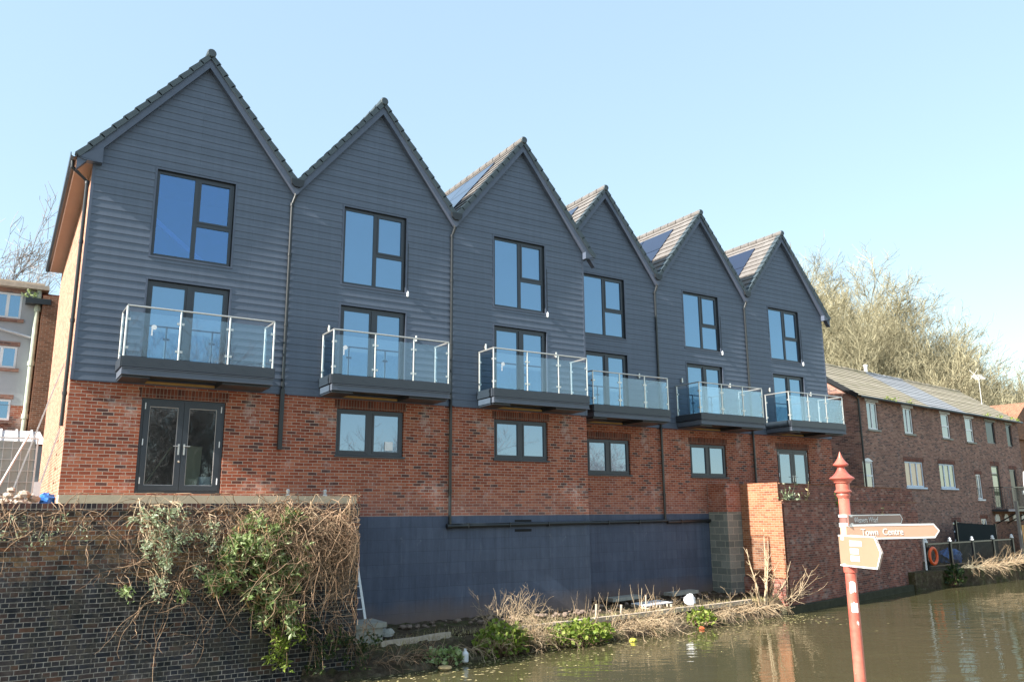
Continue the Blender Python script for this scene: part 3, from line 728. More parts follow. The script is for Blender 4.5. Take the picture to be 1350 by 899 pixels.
# terrace behind the canal wall
b = MB(); b.slab([(-40,-2.72),(5.40,-2.72),(6.28,-.62),(6.42,-.03),(-.02,-.03),(-.02,11.0),(-40,11.0)], -3.3, .20); struct(b, 'terrace_ground', M['soil'])
def strip(name, pts_a, pts_b, za, zb, n=60, amp=.05, mat='soil', seed=3):
    """uneven ground sheet between two polylines"""
    r = random.Random(seed); mb = MB(); m = 14
    def at(pl, t):
        t *= len(pl)-1; k = min(int(t), len(pl)-2); f = t-k
        return Vector(pl[k]).lerp(Vector(pl[k+1]), f)
    rows = []
    for i in range(n+1):
        a = at(pts_a, i/n); b_ = at(pts_b, i/n)
        for j in range(m+1):
            p = a.lerp(b_, j/m); e = 0 if j in (0, m) else 1
            rows.append((p.x+(r.random()-.5)*.05*e, p.y+(r.random()-.5)*.05*e, p.z+(r.random()-.5)*amp*(1 if e else .3)))
    fs = []
    for i in range(n):
        for j in range(m):
            k = i*(m+1)+j; fs.append((k, k+m+1, k+m+2, k+1))
    mb.add(rows, fs)
    return struct(mb, name, M[mat], smooth=True, fix=False)
EDGE = [(4.4,-2.75,-2.72),(6.31,-2.29,-2.75),(8.24,-1.86,-2.75),(9.98,-1.85,-2.75),(12.55,-1.64,-2.75),(16.0,-1.25,-2.75),(19.44,-.87,-2.75),(21.06,-.7,-2.76)]
BACK = [(4.4,.2,-2.62),(6.3,.2,-2.62),(8.2,.2,-2.63),(9.98,.2,-2.62),(12.5,.2,-2.66),(16,1.9,-2.7),(19.4,1.9,-2.65),(21.06,1.9,-2.65)]
strip('bank_ground', EDGE, BACK, 0, 0, 90, .07)
WATERLINE = [(4.2,-3.5,-3.3),(6.6,-3.35,-3.3),(8.5,-2.9,-3.3),(10.2,-2.55,-3.3),(12.6,-2.25,-3.3),(16,-1.95,-3.3),(19.4,-1.5,-3.3),(21.1,-1.3,-3.3)]
strip('bank_slope', WATERLINE, [(x, y-.005, z-.02) for x, y, z in EDGE], 0, 0, 110, .14, seed=5)
# far quay under the old houses, and the near towpath the signpost stands on
QE = [(31.5,1.15),(36,1.25),(40,1.35),(46,2.0),(60,4.0),(120,12)]
b = MB(); b.slab(QE + [(120,60),(21.2,60),(21.2,12),(30,11.7),(30,4.2),(31.5,1.9)], -3.3, -2.5); struct(b, 'quay_ground', M['soil'])
b = MB(); b.slab([(-60,-13.2),(60,-13.2),(60,-70),(-60,-70)], -3.3, -2.72); struct(b, 'towpath', M['stone'])
def hill():
    mb = MB(); nx, ny = 50, 40; x0, x1, y0, y1 = -30, 150, 14, 90
    vs = []
    r = random.Random(11)
    for i in range(nx+1):
        for j in range(ny+1):
            x = x0+(x1-x0)*i/nx; y = y0+(y1-y0)*j/ny
            t = max(0, min(1, (y-y0-1)/12)); t = t*t*(3-2*t)
            hgt = 12.5 - max(0, x-55)*.20 if x > 50 else max(2.0, 12.5-(50-x)*.45)
            hgt = max(1.5, hgt)
            vs.append((x, y, -2.4 + t*hgt + (r.random()-.5)*.5*t))
    fs = [(i*(ny+1)+j, (i+1)*(ny+1)+j, (i+1)*(ny+1)+j+1, i*(ny+1)+j+1) for i in range(nx) for j in range(ny)]
    mb.add(vs, fs); struct(mb, 'hill', M['soil'], smooth=True, fix=False)
    def hz(x, y):
        t = max(0, min(1, (y-y0-1)/12)); t = t*t*(3-2*t); hgt = 12.5 - max(0, x-55)*.20 if x > 50 else max(2.0, 12.5-(50-x)*.45)
        return -2.4 + t*max(1.5, hgt)
    return hz
HZ = hill()

# ------------------------------------------------------------------ canal wall in the left foreground
root = thing('canal_wall', 'tall old blackened brick canal wall in the left foreground, hung with creepers', 'wall', (-1.5,-2.85,-3.3))
b = MB(); b.box(-14, 5.45, -3.0, -2.70, -3.4, .12); b.build('wall_face', M['brick_old'], root)
b = MB(); b.box(-14, 5.46, -3.012, -2.69, .122, .245); b.build('coping', M['brick_cope'], root)
b = MB(); b.box(1.02, 1.42, -3.03, -2.99, -.72, -.40); b.build('drain_hole', M['dark'], root) if False else None
root = thing('concrete_kerb', 'long pale concrete ledge on top of the canal wall below the double doors', 'ledge', (3.2,-.3,.2))
b = MB(); b.box(-.02, 6.33, -.55, -.02, .205, .455); b.build('slab', M['concrete'], root)
for x, l in ((4.72, 'left of two small metal lamps standing near the right end of the concrete ledge'), (5.62, 'right of two small metal lamps standing near the right end of the concrete ledge')):
    b = MB(); b.lathe([(.06,0),(.06,.03),(.035,.05),(.045,.13),(.03,.16)], (0,0,0), 12)
    o = b.build('ledge_lamp', M['alu']); o.location = (x, -.3, .4555); o['label'] = l; o['category'] = 'lamp'; o['group'] = 'small lamps on the concrete ledge'
# ladder against the painted base wall
def ladder(label, p0, p1, side, width, n, r=.018, mat='alu', name='ladder'):
    p0 = Vector(p0); p1 = Vector(p1); sd = Vector(side).normalized()*width/2
    root = thing(name, label, 'ladder', tuple(p0))
    for s_ in (-1, 1): b = MB(); b.bar(p0+sd*s_, p1+sd*s_, .028, .062, side); b.build('stile', M[mat], root)
    for k in range(n):
        c = p0.lerp(p1, (k+.6)/n); b = MB(); b.tube([c-sd*1.0, c+sd*1.0], r, 8); b.build('rung', M[mat], root)
    return root
ladder('narrow aluminium ladder standing against the painted base wall beside the canal wall end', (6.52,-.52,-2.6), (6.28,-.10,-.55), (1,0,0), .34, 8)
# stone cap block at the wall foot and the step
b = MB(); b.box(5.6, 6.45, -2.05, -1.35, -3.2, -2.42); b.box(5.55, 6.52, -2.10, -1.3, -2.415, -2.31); one(b, 'stone_block', M['stone'], 'squat stone block with a flat cap at the foot of the canal wall', 'block', (6,-1.7,-3.2))
b = MB(); b.rough((6.75,-1.55,-2.62), .2, 9, 6, .3, .55); one(b, 'stone', M['stone'], 'loose pale stone lying right of the capped block', 'stone', (6.75,-1.55,-2.72))

# ------------------------------------------------------------------ timber edging along the bank
def board(p0, p1, label, w=.05, h=.17, mat='oldwood', name='edging_board'):
    b = MB(); p0 = Vector(p0); p1 = Vector(p1)
    n = 6; pts = [p0.lerp(p1, k/n)+Vector((0,(rnd.random()-.5)*.03,(rnd.random()-.5)*.02)) for k in range(n+1)]
    for a, c in zip(pts, pts[1:]): b.bar(a, c, w, h)
    return one(b, name, M[mat], label, 'board', tuple(p0.lerp(p1,.5)-Vector((0,0,h/2))), group='edging boards along the canal bank')
board((6.30,-2.31,-2.76),(8.22,-1.88,-2.75), 'dark edging board at the bank left of the brambles')
board((9.3,-1.90,-2.76),(12.55,-1.66,-2.74), 'long pale edging board behind the two bramble clumps', .14, .12)
board((12.6,-1.66,-2.75),(19.4,-.90,-2.735), 'longest edging board, running right to the tall bare sapling', .13, .12)
for (x, y, hh, l) in ((13.0,-1.25,.30,'left of two short stakes standing in the bank'), (13.95,-1.15,.22,'right of two short stakes standing in the bank'), (14.9,-1.1,.42,'thin taller stake standing in the bank near the dry grass')):
    b = MB(); b.tube([(x,y,-2.75),(x+.02,y,-2.70+hh)], .035 if hh < .4 else .02, 7); one(b, 'stake', M['oldwood'], l, 'stake', (x,y,-2.75), group='short stakes in the bank')

# ------------------------------------------------------------------ buttress, pier and wharf wall right of the row
root = thing('brick_buttress', 'buttress of grey blocks with brick on top, right of the painted base wall', 'buttress', (20.6,.9,-2.75))
b = MB(); b.box(20.33, 21.035, .74, 1.60, -2.9, .02); b.build('block_base', M['blocks'], root)
b = MB(); b.box(20.32, 21.035, .73, 1.60, .022, .98); b.build('brick_top', M['brick_new'], root)
ang = math.atan2(2.9, 12.4)
root = thing('wharf_wall', 'long dark red brick wall rising from the water right of the sunlit pier', 'wall', (21.05,-1.0,-3.3), ang)
A = Matrix.Translation((21.05,-1.0,0)) @ Matrix.Rotation(ang, 4, 'Z')
def rb(mb, *a):                            # box in the wall's own frame, given to build in world space
    k = len(mb.v); mb.box(*a); mb.v[k:] = [tuple(A @ Vector(p)) for p in mb.v[k:]]; return mb
b = rb(MB(), .16, 12.6, 0, .55, -3.3, .36); b.build('lower_wall', M['brick_wharf'], root)
b = rb(MB(), .16, 12.5, .10, .50, .362, .93); b.build('upper_wall', M['brick_wharf'], root)
b = rb(MB(), .10, 12.62, -.02, .099, .362, .40); rb(b, 0.16, 11.2, .08, .53, .932, .965); b.build('coping', M['brick_orange'], root)
b = rb(MB(), -.6, 12.9, -.22, -.003, -3.35, -2.98); b.build('footing', M['moss'], root)
root = thing('brick_pier', 'bright sunlit orange brick pier end standing beside the grey block buttress', 'pier', (21.05,-.1,-2.75))
b = MB(); b.slab([(21.04,-1.02),(21.10,-1.0),(21.3,1.6),(21.04,1.6)], -2.12, .36); b.build('pier_face', M['brick_pier'], root)
b = MB(); b.slab([(21.04,-.90),(21.12,-.88),(21.3,1.6),(21.04,1.6)], .362, .975); b.build('pier_top', M['brick_pier'], root)
b = MB(); b.slab([(20.96,-1.04),(21.10,-1.01),(21.3,1.6),(20.96,1.6)], -3.2, -2.15); b.build('pier_base', M['brick_wharf'], root)

# ------------------------------------------------------------------ the signpost
PX, PY = 6.29, -14.135
root = thing('signpost', 'faded red fingerpost with a pointed finial and three direction arms above the water', 'signpost', (PX,PY,-2.72))
b = MB(); b.lathe([(.075,0),(.075,.35),(.062,.40),(.056,.45),(.054,2.0),(.054,2.92)], (PX,PY,-2.72), 28); b.build('pole', M['post'], root, smooth=True)
b = MB()
k = 1/5.29/125.8                            # the finial's outline, read off its silhouette
prof = [(36,345),(42,332),(46,322),(42,312),(44,306),(56,302),(57,294),(48,289),(45,284),(45,243),(55,238),(56,232),(70,220),(80,213),(83,209),(76,202),(58,190),(44,175),(33,158),(25,142),(23,132),(38,127),(50,120),(51,113),(38,100),(26,84),(17,68),(10,50),(5,36),(2,26)]
z0 = .20+.345*0
zt = .611
b.lathe([(r*k, zt-(yy-25)*k) for r, yy in prof], (PX,PY,0), 28); b.build('finial', M['post'], root, smooth=False)
b = MB(); b.lathe([(.055,-.60),(.064,-.60),(.066,-.56),(.064,-.51),(.055,-.51)], (PX,PY,0), 24); b.build('collar', M['post'], root)
def sector(mb, z0, z1, a0, a1, r=.0555, n=8):
    jg = [[rnd.uniform(-.012,.012) for _ in range(n+1)] for _ in range(2)]
    vs = [(PX+r*math.cos(a0+(a1-a0)*j/n), PY+r*math.sin(a0+(a1-a0)*j/n), z+jg[q][j]) for q, z in enumerate((z0, z1)) for j in range(n+1)]
    mb.add(vs, [(j, j+1, j+n+2, j+n+1) for j in range(n)])
for z_, hh, a, wd in ((-.74,.10,-2.35,.55), (-.93,.085,-2.30,.62), (-1.08,.03,-2.0,.2)):
    b = MB(); sector(b, z_-hh/2, z_+hh/2, a-wd, a+wd); b.build('sticker', M['sticker'], root, fix=False)
def text_mesh(body, size, parent, mtx, mat, name='lettering'):
    cu = bpy.data.curves.new(name, 'FONT'); cu.body = body; cu.size = size; cu.extrude = .001; cu.resolution_u = 3
    tmp = bpy.data.objects.new('t', cu); COL.objects.link(tmp); bpy.context.view_layer.update()
    me = bpy.data.meshes.new_from_object(tmp.evaluated_get(bpy.context.evaluated_depsgraph_get()))
    bpy.data.objects.remove(tmp)
    inv = ORG[parent.name].inverted(); me.transform(inv @ mtx); me.materials.append(mat)
    o = bpy.data.objects.new(name, me); COL.objects.link(o); o.parent = parent; ORG[o.name] = ORG[parent.name]; return o
def arm(end, zc, hgt, face, border, texts, lab, tip=.5, s0=.0):
    d = Vector((end[0]-PX, end[1]-PY, 0)); L = d.length; d.normalize(); n = Vector((d.y, -d.x, 0))
    if n.dot(Vector((-1.1-PX, -19.5-PY, 0))) < 0: n = -n
    # x axis of the lettering as read from the seen side
    xa = Vector((0,0,1)).cross(n); flip = xa.dot(d) < 0
    o = Vector((PX, PY, zc)) + n*.062
    def P(s, h, t): return o + d*s + Vector((0,0,h)) + n*t
    hh = hgt/2; tp = hgt*tip
    out = [(-.06,-hh),(L-tp,-hh),(L,0),(L-tp,hh),(-.06,hh)]
    b = MB(); k = len(out)
    b.add([P(s,h,-.016) for s, h in out]+[P(s,h,.0) for s, h in out], [tuple(range(k))[::-1], tuple(range(k,2*k))]+[(i,(i+1)%k,(i+1)%k+k,i+k) for i in range(k)])
    ao = b.build('direction_arm', face, root, label=lab)
    w = border; inn = [(-.06+.0,-hh+w),(L-tp-w*.35,-hh+w),(L-w*1.35,0),(L-tp-w*.35,hh-w),(-.06+.0,hh-w)]
    b = MB(); b.add([P(s,h,.003) for s, h in out]+[P(s,h,.003) for s, h in inn], [(i, i+1, i+1+k, i+k) for i in range(k-1)])
    b.add([P(s,h,-.0175) for s, h in out]+[P(s,h,.003) for s, h in out], [(i,i+1,i+1+k,i+k) for i in range(k-1)])
    b.build('border', M['signwhite'], ao, fix=False)
    b = MB()
    for zz in (hh-.011, -hh+.011):
        b.lathe([(.0555,zz-.012),(.068,zz-.012),(.068,zz+.012),(.0555,zz+.012)], (PX,PY,zc), 20)
    b.build('clamp_band', M['signwhite'], ao)
    b = MB(); b.lathe([(.0555,-hh+.024),(.0615,-hh+.024),(.0615,hh-.024),(.0555,hh-.024)], (PX,PY,zc), 20); b.build('clamp_sleeve', face, ao)
    if texts:
        for body, size, s, h in texts:
            m = Matrix(((xa.x, 0, n.x, 0), (xa.y, 0, n.y, 0), (xa.z, 1, n.z, 0), (0,0,0,1)))
            p = P(s, h, .003); m.translation = p
            text_mesh(body, size, ao, m, M['signwhite'])
    return ao, P
arm((7.46,-13.94), -.085, .105, M['signdark'], .011, [('Weavers Wharf', .082, .045, -.028)], 'narrow dark brown arm, uppermost of three')
arm((7.44,-14.38), -.205, .150, M['signface'], .017, [('Town', .096, .12, -.034), ('Centre', .096, .40, -.034)], 'long red brown arm, middle of three')
ao, P = arm((6.06,-14.72), -.385, .305, M['signpale'], .014, [], 'deep faded arm with white lines, lowest of three', tip=.28)
b = MB()
for zz, l in ((.075,.20),(.0,.14),(-.07,.15)):
    b.add([P(.13,zz-.026,.004), P(.13+l,zz-.026,.004), P(.13+l,zz+.026,.004), P(.13,zz+.026,.004)], [(0,1,2,3)])
b.build('faded_lettering', M['signwhite'], ao, fix=False)

# ------------------------------------------------------------------ the old brick houses
OA = R(7); OC = (33.7, 4.65)
OM = Matrix.Translation((OC[0], OC[1], 0)) @ Matrix.Rotation(OA, 4, 'Z')
def ob(mb):
    mb.v = [tuple(OM @ Vector(p)) for p in mb.v]; return mb
OG = 'old brown brick houses along the quay'
def old_house(u0, u1, label, roofmat, wins, left_end=False, right_end=False):
    root = thing('old_brick_house', label, 'house', tuple(OM @ Vector((u0, 0, -2.5))), OA, OG)
    holes = [w[:4] for w in wins]
    b = MB(); b.wall(u0, u1, -2.5, 5.55, 0, holes, .12)
    ob(b).build('front_wall', M['brick_cottage'], root, fix=False)
    b = MB()
    for e, uu in ((left_end, u0+.003), (right_end, u1-.003)):
        if e: b.poly([(uu,0.0,-2.5),(uu,6.4,-2.5),(uu,6.4,5.55),(uu,3.2,7.70),(uu,0.0,5.55)])
    b.poly([(u0,6.4,-2.5),(u1,6.4,-2.5),(u1,6.4,5.55),(u0,6.4,5.55)])
    ob(b).build('gable_wall', M['brick_cottage'], root, fix=False)
    b = MB(); n = 14
    for sg in (-1, 1):
        for k in range(n):
            v0 = 3.2+sg*3.45*k/n; v1 = 3.2+sg*3.45*(k+1)/n; z0 = 7.80-2.35*k/n; z1 = 7.80-2.35*(k+1)/n
            a, c = (u0-(.15 if left_end else 0)), (u1+(.1 if right_end else 0))
            dz = (rnd.random()-.5)*.02
            b.poly([(a,v0,z0+dz),(c,v0,z0),(c,v1,z1+.03),(a,v1,z1+.03+dz)]); b.poly([(a,v1,z1+.03+dz),(c,v1,z1+.03),(c,v1,z1),(a,v1,z1+dz)])
    ro = ob(b).build('roof', roofmat, root, fix=False)
    b = MB(); m = max(4, int((u1-u0)/.45))
    for k in range(m): b.tube([(u0+(u1-u0)*k/m, 3.2, 7.80+(rnd.random()-.5)*.03), (u0+(u1-u0)*(k+1)/m-.03, 3.2, 7.80+(rnd.random()-.5)*.03)], .11, 8)
    ob(b).build('ridge_tile', M['oldtile'] if roofmat is not M['slate'] else M['slate'], ro)
    b = MB(); b.tube([(u0-.1 if left_end else u0, -.32, 5.42), (u1, -.32, 5.40)], .06, 8); ob(b).build('gutter', M['blackpl'], root)
    for w in wins:
        a, c, z0, z1, kind, gm = w
        f = MB(); g = []
        fm = M['white'] if kind != 'blue' else M['bluefr']
        if kind == 'dark': fm = M['frame']
        fw = .075
        frame_rect(f, a+.01, c-.01, z0+.01, z1-.01, .05, .11, fw)
        if kind == 'blue':
            w3 = (c-a)/3
            for q in (1, 2): f.box(a+w3*q-.05, a+w3*q+.05, .045, .105, z0+.085, z1-.085)
        elif kind in ('sash', 'arch'):
            zm = (z0+z1)/2; f.box(a+.085, c-.085, .045, .105, zm-.045, zm+.045)
        elif kind == 'split': f.box((a+c)/2-.04, (a+c)/2+.04, .045, .105, z0+.085, z1-.085)
        if kind == 'arch':
            pts = [(a+(c-a)*t, z1-.01+.16*math.sin(math.pi*t)) for t in [q/10 for q in range(11)]]
            f.prism([(a+.0, z1-.012)] + pts[1:-1] + [(c, z1-.012)], .0-.012, .10)
        nm = 'window' if z1-z0 < 1.9 else 'tall_door'
        fo = ob(f).build(nm, fm, root)
        g = MB(); g.box(a+.08, c-.08, .075, .085, z0+.08, z1-.08); ob(g).build('pane', gm, fo)
        if kind != 'arch' and kind != 'dark' and nm == 'window':
            s_ = MB(); s_.box(a-.10, c+.10, -.07, .06, z0-.09, z0-.003); ob(s_).build('sill', fm if kind == 'blue' else (M['stone'] if z0 > 3 else M['white']), fo)
        if z0 > 3:
            l_ = MB(); l_.box(a-.14, c+.14, -.03, .05, z1+.005, z1+.13); ob(l_).build('lintel', M['white'] if kind != 'dark' else M['stone'], fo)
        elif kind != 'arch':
            l_ = MB(); l_.box(a-.12, c+.12, -.012, .05, z1+.005, z1+.23); ob(l_).build('lintel', M['brick_soldier'], fo)
    return root
r1 = old_house(0, 7.4, 'old brown brick house with a mossy tan roof, nearest the new row', M['oldtile'],
    [(1.0,2.05,3.93,5.30,'split',M['glass_old']),(4.75,5.75,3.93,5.28,'split',M['glass_old']),(.12,1.12,1.0,2.36,'arch',M['glass_old']),(4.34,6.36,1.2,2.50,'blue',M['blindglass'])], left_end=True)
b = MB(); b.tube([(.1,-.09,5.35),(.1,-.09,-2.4)], .05, 8); ob(b).build('downpipe', M['blackpl'], r1)
b = MB(); b.bar((-.1,3.2,7.7), (-.16,-.2,5.45), .04, .22); ob(b).build('bargeboard', M['blackpl'], r1)
r2 = old_house(7.4, 11.9, 'old brown brick house with a smooth blue grey roof between two tan roofs', M['slate'],
    [(9.12,10.15,3.92,5.27,'sash',M['glass_old']),(8.22,10.12,1.2,2.50,'blue',M['greenglass']),(9.1,10.0,-1.6,-.60,'sash',M['glass_old'])])
b = MB(); b.lathe([(.09,0),(.09,.35),(.13,.36),(.13,.42),(.07,.45)], (7.6,3.2,7.85), 10); ob(b).build('flue', M['white'], r2)
r3 = old_house(11.9, 20.0, 'old brown brick house at the far right with an iron balcony', M['oldtile'],
    [(12.2,13.25,3.86,5.25,'sash',M['glass_old']),(15.05,16.35,3.91,5.22,'dark',M['glass_dark']),(18.1,18.95,3.87,5.22,'dark',M['glass_dark']),(12.78,13.5,.63,2.04,'split',M['glass_old']),
     (15.1,16.2,.12,2.60,'dark',M['greenglass']),(17.78,18.8,.12,2.46,'dark',M['glass_dark']),(12.8,13.6,-2.4,-.45,'split',M['glass_old'])], right_end=True)
b = MB(); b.box(14.4, 20.0, -1.3, -.003, -.06, .06); bo = ob(b).build('balcony', M['frame'], r3)
b = MB(); b.bar((14.4,-1.28,1.3),(20.0,-1.28,1.3),.05,.05); b.bar((14.4,-1.28,.18),(20.0,-1.28,.18),.04,.04); b.bar((14.42,-1.28,1.3),(14.42,-.01,1.3),.05,.05)
for k in range(44): b.box(14.42+k*.13, 14.44+k*.13, -1.29, -1.27, .06, 1.3)
for k in range(9): b.box(14.41, 14.43, -1.2+k*.13, -1.18+k*.13, .06, 1.3)
ob(b).build('railing', M['blackpl'], bo)
b = MB()
for k in range(4): b = MB(); b.bar((14.9+k*1.5,-1.2,-.1),(14.9+k*1.5,-.02,-.75),.06,.06); ob(b).build('bracket', M['blackpl'], bo)
b = MB(); 
for k in range(4): b = MB(); b.prism([(14.7+k*1.3,-.62),(15.3+k*1.3,-.62),(15.3+k*1.3,-.38),(15.15+k*1.3,-.22),(14.85+k*1.3,-.22),(14.7+k*1.3,-.38)], -.05, -.004); ob(b).build('arched_lining', M['white'], r3)
# a few tufts in the gutter
def tuft_mesh(mb, c, r, n, leaf=.06, rr=rnd, flat=1.0):
    for _ in range(n):
        a = rr.random()*6.283; t = math.acos(1-2*rr.random()); q = r*(.35+.65*rr.random())
        p = Vector((c[0]+q*math.sin(t)*math.cos(a), c[1]+q*math.sin(t)*math.sin(a), c[2]+abs(q*math.cos(t))*flat))
        leafq(mb, p, leaf*(.6+.8*rr.random()), rr)
def leafq(mb, p, l, rr, d=None, w=.45):
    if d is None: d = Vector((rr.uniform(-1,1), rr.uniform(-1,1), rr.uniform(-.6,1)))
    if d.length < .05: d = Vector((0,0,1))
    d.normalize(); s = d.cross(Vector((rr.uniform(-1,1), rr.uniform(-1,1), rr.uniform(-1,1))))
    if s.length < .05: s = d.cross(Vector((1,.2,.1)))
    s.normalize(); n = d.cross(s); p = Vector(p)
    mb.add([p, p+d*l*.5+s*l*w*.5+n*l*.08, p+d*l, p+d*l*.5-s*l*w*.5+n*l*.08], [(0,1,2,3)])
for u in (2.6, 3.3, 5.0, 14.6, 16.5, 18.2, 19.2):
    b = MB(); tuft_mesh(b, (u,-.32,5.44), .22, 24, .12); ob(b).build('gutter_weed', M['leaf_bramble'], r1 if u < 7.4 else r3)
# television aerial on the far roof
t = thing('television_aerial', 'thin pale television aerial on a tall mast above the far old roof', 'aerial', tuple(OM @ Vector((19.2,1.6,6.6))), OA)
b = MB(); b.tube([(19.2,1.6,6.5),(19.2,1.6,8.5)], .022, 8); ob(b).build('mast', M['alu'], t)
b = MB(); b.tube([(17.6,1.2,8.5),(20.6,1.9,8.5)], .016, 6)
for k in range(9): b.tube([(18.3+k*.25,1.1+.06*k,8.52),(18.2+k*.25,1.7+.06*k,8.52)], .007, 5)
b.bar((17.65,1.0,8.2),(17.65,1.5,8.8),.02,.015); b.bar((17.65,1.0,8.8),(17.65,1.5,8.2),.02,.015)
ob(b).build('antenna', M['alu'], t)
# far neighbour with a sunlit roof at the right edge
t = thing('orange_roofed_house', 'house with a bright orange tiled roof at the far right edge', 'house', tuple(OM @ Vector((20.3,1.0,-2.5))), OA)
b = MB(); b.box(20.3, 29, 1.0, 8, -2.5, 4.6); ob(b).build('wall', M['brick_orange'], t)
b = MB(); b.prism([(20.1,4.6),(24.6,7.2),(29.2,4.6)], .8, 8.2); ob(b).build('roof', M['brick_orange'], t)

# quay furniture
def qpt(u, v, z): return tuple(OM @ Vector((u, v, z)))
t = thing('black_fence_panel', 'solid black boarded fence panel in front of the old brick houses', 'fence', qpt(7.3,-.9,-2.5), OA)
b = MB()
for k in range(24): b.box(7.3+k*.2, 7.497+k*.2, -.93, -.90, -2.5, -.60-.008*k)
ob(b).build('boards', M['fenceblack'], t)
b = MB(); b.box(7.22,7.29,-.96,-.86,-2.5,-.48); b.box(12.11,12.18,-.96,-.86,-2.5,-.72); ob(b).build('fence_post', M['blackpl'], t)
t = thing('quay_railing', 'low black iron railing with pale capped posts along the quay edge', 'railing', (36.5,1.9,-2.5))
A0, A1 = Vector((33.5,1.75,0)), Vector((42.6,2.75,0))
b = MB(); b.bar(A0+Vector((0,0,-1.42)), A1+Vector((0,0,-1.42)), .05, .06); b.bar(A0+Vector((0,0,-2.36)), A1+Vector((0,0,-2.36)), .04, .05); b.build('rail', M['blackpl'], t)
b = MB()
for k in range(76): p = A0.lerp(A1, k/75); b.box(p.x-.011,p.x+.011,p.y-.011,p.y+.011,-2.36,-1.42)
b.build('balusters', M['blackpl'], t)
for k in range(5):
    p = A0.lerp(A1, k/4); b = MB(); b.box(p.x-.06,p.x+.06,p.y-.06,p.y+.06,-2.55,-1.36); po = b.build('post', M['blackpl'], t)
    b = MB(); b.lathe([(.09,0),(.09,.05),(.05,.08),(.07,.13),(.02,.18)], (p.x,p.y,-1.358), 10); b.build('post_cap', M['white'], po)
# lifebuoy
b = MB(); ring = []; n, m = 28, 10; c = Vector((33.75,1.62,-1.92))
for i in range(n):
    a = 2*math.pi*i/n; d = Vector((math.cos(a), .1*math.cos(a), math.sin(a)))
    for j in range(m):
        q = 2*math.pi*j/m; ring.append(c + d*(.33+.075*math.cos(q)) + Vector((0,-1,0))*.06*math.sin(q))
b.add(ring, [(i*m+j, ((i+1)%n)*m+j, ((i+1)%n)*m+(j+1)%m, i*m+(j+1)%m) for i in range(n) for j in range(m)])
one(b, 'lifebuoy', M['orange'], 'bright orange lifebuoy hanging on the quay railing at the wall end', 'lifebuoy', (33.75,1.62,-2.3), smooth=True)
b = MB(); b.rough((37.2,2.9,-2.1), .55, 12, 7, .35, .7); one(b, 'blue_cover', M['bluetarp'], 'crumpled blue cover lying behind the quay railing', 'tarpaulin', (37.2,2.9,-2.5))
b = MB(); b.tube([(33.35,1.75,-2.5),(33.35,1.75,-.55)], .045, 8); one(b, 'white_pole', M['white'], 'slim white pole at the end of the dark red wall', 'pole', (33.35,1.75,-2.5))
# sheltered corner under the far balcony
t = thing('timber_screen', 'yellow and brown boarded timber screen below the far iron balcony', 'screen', qpt(16.8,-1.5,-2.5), OA)
b = MB()
for k in range(11): b.box(14.35+k*.19, 14.53+k*.19, -1.52, -1.49, -2.5, -.82)
ob(b).build('brown_boards', M['yellowwood'], t)
b = MB()
for k in range(15): b.box(16.6+k*.2, 16.79+k*.2, -1.53, -1.50, -2.5, -.78)
ob(b).build('yellow_boards', M['yellow'], t)
b = MB(); b.box(0,.14,0,.14,0,3.0); o = one(b, 'black_post', M['blackpl'], 'tall square black post at the left end of the timber screen', 'post', (0,0,0)); o.location = qpt(13.75,-1.6,-2.5)
t = thing('potted_tree', 'small round leafy tree in a pink pot beside the timber screen', 'potted tree', qpt(16.6,-2.6,-2.5), OA)
b = MB(); b.lathe([(.22,0),(.30,.38),(.33,.40),(.33,.46),(.28,.46)], (16.6,-2.6,-2.5), 14); ob(b).build('pot', plain('pink_pot', (.55,.28,.24), .6), t)
b = MB(); b.tube([(16.6,-2.6,-2.1),(16.62,-2.6,-1.5)], .05, 7); ob(b).build('trunk', M['twig_brown'], t)
b = MB(); rr = random.Random(5)
for _ in range(1500):
    q = Vector((rr.gauss(0,.38), rr.gauss(0,.38), rr.gauss(0,.34))); leafq(b, Vector((16.6,-2.6,-1.05))+q, .11, rr)
ob(b).build('crown', M['leaf_green'], t, fix=False)
t = thing('lamp_shade', 'small white dome shaped shade on a stem in front of the timber screen', 'lamp', qpt(15.1,-2.2,-2.5), OA)
b = MB(); b.lathe([(.42,0),(.38,.10),(.25,.20),(.05,.27)], (15.1,-2.2,-1.35), 16); ob(b).build('shade', M['white'], t)
b = MB(); b.tube([(15.1,-2.2,-2.5),(15.1,-2.2,-1.36)], .03, 8); ob(b).build('stem', M['blackpl'], t)
b = MB(); b.tube([(17.4,-.9,.07),(17.4,-.9,1.7),(17.55,-.9,2.2),(18.6,-.9,2.2),(19.2,-.9,2.0)], .09, 8); b.box(17.3,18.3,-1.15,-.7,.9,1.15)
b.v = [tuple(Vector(p)) for p in b.v]; ob(b); one(b, 'white_chair_frame', M['white'], 'white bent tube frame standing on the far iron balcony', 'frame', qpt(17.8,-.9,.07))

